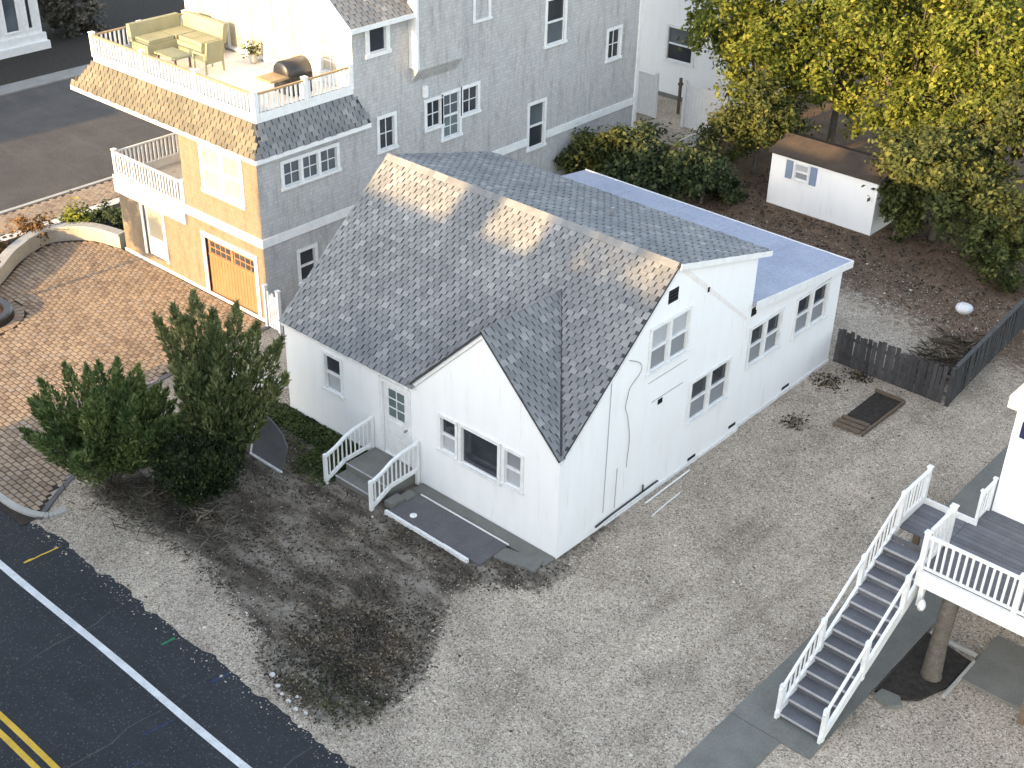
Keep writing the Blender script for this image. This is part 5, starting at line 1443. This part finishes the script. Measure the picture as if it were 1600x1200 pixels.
crown_tree('holly_bush', (-10.6, 17.2, 0), bl(94, 8, 1.5, 1.9, 1.35), 11000, (.05, .12), 'leaf_dark', 'dark rounded holly bush behind the flat roofed extension', 94, 'bush', trunk_h=.6, trunk_r=.1)
crown_tree('holly_bush', (-12.0, 16.5, 0), bl(95, 6, .95, 1.6, 1.2), 5000, (.05, .12), 'leaf_olive', 'yellowish bush against the tall grey house', 95, 'bush', trunk_h=.5, trunk_r=.08)
crown_tree('holly_bush', (-9.0, 18.6, 0), bl(96, 6, 1.2, 1.5, 1.0), 6000, (.05, .12), 'leaf_dark', 'darkest low bush between the extension and the shed', 96, 'bush', trunk_h=.4, trunk_r=.08)
crown_tree('street_bush', (-42.2, 14.3, 0), bl(97, 6, 1.3, 2.2, 1.4), 5000, (.07, .16), 'leaf_twig', 'bare grey brown bush beside the house across the side street', 97, 'bush', trunk_h=.6, trunk_r=.08)
for i, (x, y, R, mt, lb) in enumerate(((-22.45, 2.3, .45, 'leaf_gold', 'bright yellow green shrub behind the curved wall'), (-21.6, 3.2, .5, 'leaf_dark', 'dark clipped shrub beside the grey house behind the curved wall'),
        (-22.8, 0.9, .42, 'leaf_rust', 'larger rust orange plant behind the curved wall'), (-22.5, -.7, .38, 'leaf_rust', 'smaller rust orange plant nearer the left edge behind the wall'), (-22.3, -1.7, .32, 'leaf_green', 'small green plant at the left edge behind the wall'), (-21.2, 4.0, .6, 'leaf_twig', 'brown dried shrub at the corner of the grey house'))):
    crown_tree('bed_shrub', (x, y, .17), [(0, 0, R * .7, R, R * .75), (R * .5, .1, R * .6, R * .6, R * .5)], 900, (.04, .09), mt, lb, 100 + i, 'shrub', 'shrubs in the curved bed', trunk_h=.2, trunk_r=.03)
# round bed at the left edge with a small tree in it
rb_ = thing('round_bed', (-19.15, -3.0, 0), 'round dark edged bed with reddish mulch at the left edge', 'planter')
k = MB(); k.lathe((-19.15, -3.0, 0), [(.95, -.02), (.95, .2), (.9, .24), (.72, .24), (.68, .16)], 40); k.f = k.f[:-1]; k.build('rim', 'charcoal', rb_)
k = MB(); k.lathe((-19.15, -3.0, 0), [(.7, .12), (.4, .18), (.1, .2)], 32); k.build('mulch', 'bed_mulch', rb_)
for i in range(34):
    a = 6.283 * i / 34; c = Vector((-19.15 + math.cos(a) * 1.1, -3 + math.sin(a) * 1.1, 0)); e = Vector((math.cos(a), math.sin(a), 0)); f_ = Vector((-e.y, e.x, 0))
    k = MB(); k.obox(c, e * .13, f_ * .085, Z * .014); k.build('paver', 'paver', rb_)
crown_tree('ornamental_tree', (-19.5, -3.2, .15), bl(98, 5, 1.0, 1.6, 2.3), 3500, (.05, .11), 'leaf_rust', 'small ornamental tree in the round bed', 98, trunk_h=1.3, trunk_r=.07)

# ================================================================== LITTER AND SMALL THINGS
g = np.random.default_rng(17)
P = []; 
while len(P) < 10500:
    x = g.uniform(-11, .6); y = g.uniform(-6.8, 0)
    d = poly_dist(x, y, GARDEN)
    if d < -.15 + g.uniform(-.1, .1): continue
    if mn.noise(Vector((x * .9, y * .9, 2.0))) < g.uniform(-.45, .25) and not (x > -2.6 and y < -4): continue
    if -5.8 < x < -.95 and y > -1.42: continue
    P.append((x, y, lot_height(x, y) + .012))
P = np.array(P); E_ = np.stack([g.normal(-1.1, .75, 5200), g.normal(-4.9, .8, 5200), np.zeros(5200)], 1); E_ = np.array([q for q in E_ if poly_dist(q[0], q[1], GARDEN) > -.05]); E_[:, 2] = [lot_height(q[0], q[1]) + .015 for q in E_]; P = np.concatenate([P, E_])
tag(leaves('leaf_litter', P, np.tile([0, 0, 1.0], (len(P), 1)), g.uniform(.015, .05, len(P)), 'leaf_brown', None, 2, .4, tilt=.45), 'dark dry leaf litter covering the front garden', 'leaves', kind='stuff')
P = []
while len(P) < 1500:
    x = g.uniform(-11, .5); y = g.uniform(-6.7, 0)
    if poly_dist(x, y, GARDEN) < .1: continue
    P.append((x, y, lot_height(x, y) + .015))
P = np.array(P); a = g.uniform(0, 6.28, len(P)); L = g.uniform(.08, .35, len(P))
tag(blades('dry_twigs', P, P + np.stack([np.cos(a) * L, np.sin(a) * L, g.uniform(-.01, .05, len(P))], 1), np.full(len(P), .006), 'leaf_twig', None, 4), 'thin dry twigs lying in the front garden', 'twigs', kind='stuff')
P = []
while len(P) < 7500:
    x = g.uniform(-9.2, -5.7); y = g.uniform(-2.0, 0)
    if g.random() < max(0, -y - .9) or (x < -7 and y < -.75 and g.random() < .85): continue
    P.append((x, y, lot_height(x, y) + g.uniform(.02, .11)))
P = np.array(P); tag(leaves('ground_cover', P, np.tile([0, 0, 1.0], (len(P), 1)), g.uniform(.025, .055, len(P)), 'leaf_green', None, 5, .6), 'low green ground cover along the cottage front wall', 'ground cover', kind='stuff')
P = np.stack([g.normal(-.35, .6, 700), g.normal(-6.05, .4, 700), np.full(700, .02)], 1)
tag(blades('grass_tuft', P, P + np.stack([g.normal(0, .06, 700), g.normal(0, .06, 700), g.uniform(.05, .14, 700)], 1), np.full(700, .008), 'leaf_green', None, 8), 'ragged green grass at the road corner of the garden', 'grass', kind='stuff')
n = 1500; P = np.stack([g.normal(-7.6, 1.0, n), g.normal(-4.7, .55, n), g.uniform(.02, .3, n)], 1); a = g.uniform(0, 6.28, n); L = g.uniform(.15, .5, n)
tag(blades('dry_brush', P, P + np.stack([np.cos(a) * L, np.sin(a) * L, g.uniform(-.05, .22, n)], 1), g.uniform(.006, .02, n), 'leaf_twig', None, 44), 'tangled dry brush at the foot of the evergreens', 'brush', kind='stuff')
def stone(name, p, s, mat, label, group, seed):
    r = random.Random(seed); k = MB(); n = 7
    for ring, (rr__, z) in enumerate(((.8, 0), (1, .35), (.75, .75), (.2, .95))):
        for j in range(n):
            a = 6.283 * j / n; q = rr__ * r.uniform(.8, 1.15); k.v.append((p[0] + s * q * math.cos(a), p[1] + s * .8 * q * math.sin(a), p[2] + s * z * .8 - .01))
    for i in range(3):
        for j in range(n): k.f.append((i * n + j, i * n + (j + 1) % n, (i + 1) * n + (j + 1) % n, (i + 1) * n + j))
    k.f.append(tuple(3 * n + j for j in range(n)))
    return tag(k.build(name, mat, None, org=p), label, 'stone', group)
for i, (x, y, s) in enumerate(((-1.45, -6.62, .06), (-1.22, -6.7, .05), (-.98, -6.74, .07), (-.72, -6.78, .06), (-.5, -6.72, .055), (-1.75, -6.5, .08), (-.95, -6.55, .045))):
    stone('border_stone', (x, y, -.01), s, 'stone_white', ['second pale stone from the left in the row by the road', 'third pale stone from the left in the row by the road', 'fourth and roundest pale stone in the row by the road', 'second pale stone from the right in the row by the road', 'rightmost pale stone in the row by the road', 'leftmost and largest pale stone in the row by the road', 'smallest pale stone, set behind the row by the road'][i], 'white stones by the road edge', 40 + i)
k = MB(); k.lathe((1.38, 17.35, 0.0), [(.2, 0), (.27, .1), (.24, .2), (.1, .26)], 16); tag(k.build('plastic_tub', 'plastic_white', None, True, org=(1.38, 17.35, 0)), 'small white plastic tub on the ground inside the plank fence', 'tub')
P = np.stack([g.uniform(1.6, 3.0, 900), g.uniform(12.6, 15.6, 900), g.uniform(.02, .5, 900)], 1); P[:, 2] *= np.clip((P[:, 0] - 1.4) / 1.4, .1, 1); a = g.uniform(0, 6.28, 900)
tag(blades('brush_pile', P, P + np.stack([np.cos(a) * .5, np.sin(a) * .5, g.normal(0, .12, 900)], 1), np.full(900, .016), 'leaf_brown', None, 9), 'dark brush pile of sticks in the corner of the plank fence', 'brush pile', kind='stuff')
for i, (x, y, rr__, n) in enumerate(((.5, 10.9, .45, 400), (.9, 8.5, .4, 160), (1.0, 12.0 - .25, .4, 260))):
    P = np.stack([g.normal(x, rr__ * .5, n), g.normal(y, rr__ * .5, n), np.full(n, .02)], 1)
    tag(leaves('leaf_drift', P, np.tile([0, 0, 1.0], (n, 1)), g.uniform(.02, .06, n), 'leaf_brown', None, 20 + i, .5), ['dark leaf drift at the foot of the extension wall', 'scattered dark debris on gravel below the extension windows', 'dark leaf drift at the foot of the plank fence'][i], 'leaves', kind='stuff')
P = []
while len(P) < 5000:
    x = g.uniform(-9, 3); y = g.uniform(16, 24)
    if -7.5 < x < -3.2 and y > 20.2: continue
    if g.random() > (y - 15.5) / 4: continue
    P.append((x, y, .02))
P = np.array(P); tag(leaves('fallen_leaves', P, np.tile([0, 0, 1.0], (len(P), 1)), g.uniform(.03, .07, len(P)), 'leaf_brown', None, 33, .5, tilt=.4), 'brown fallen leaves over the back yard soil', 'leaves', kind='stuff')
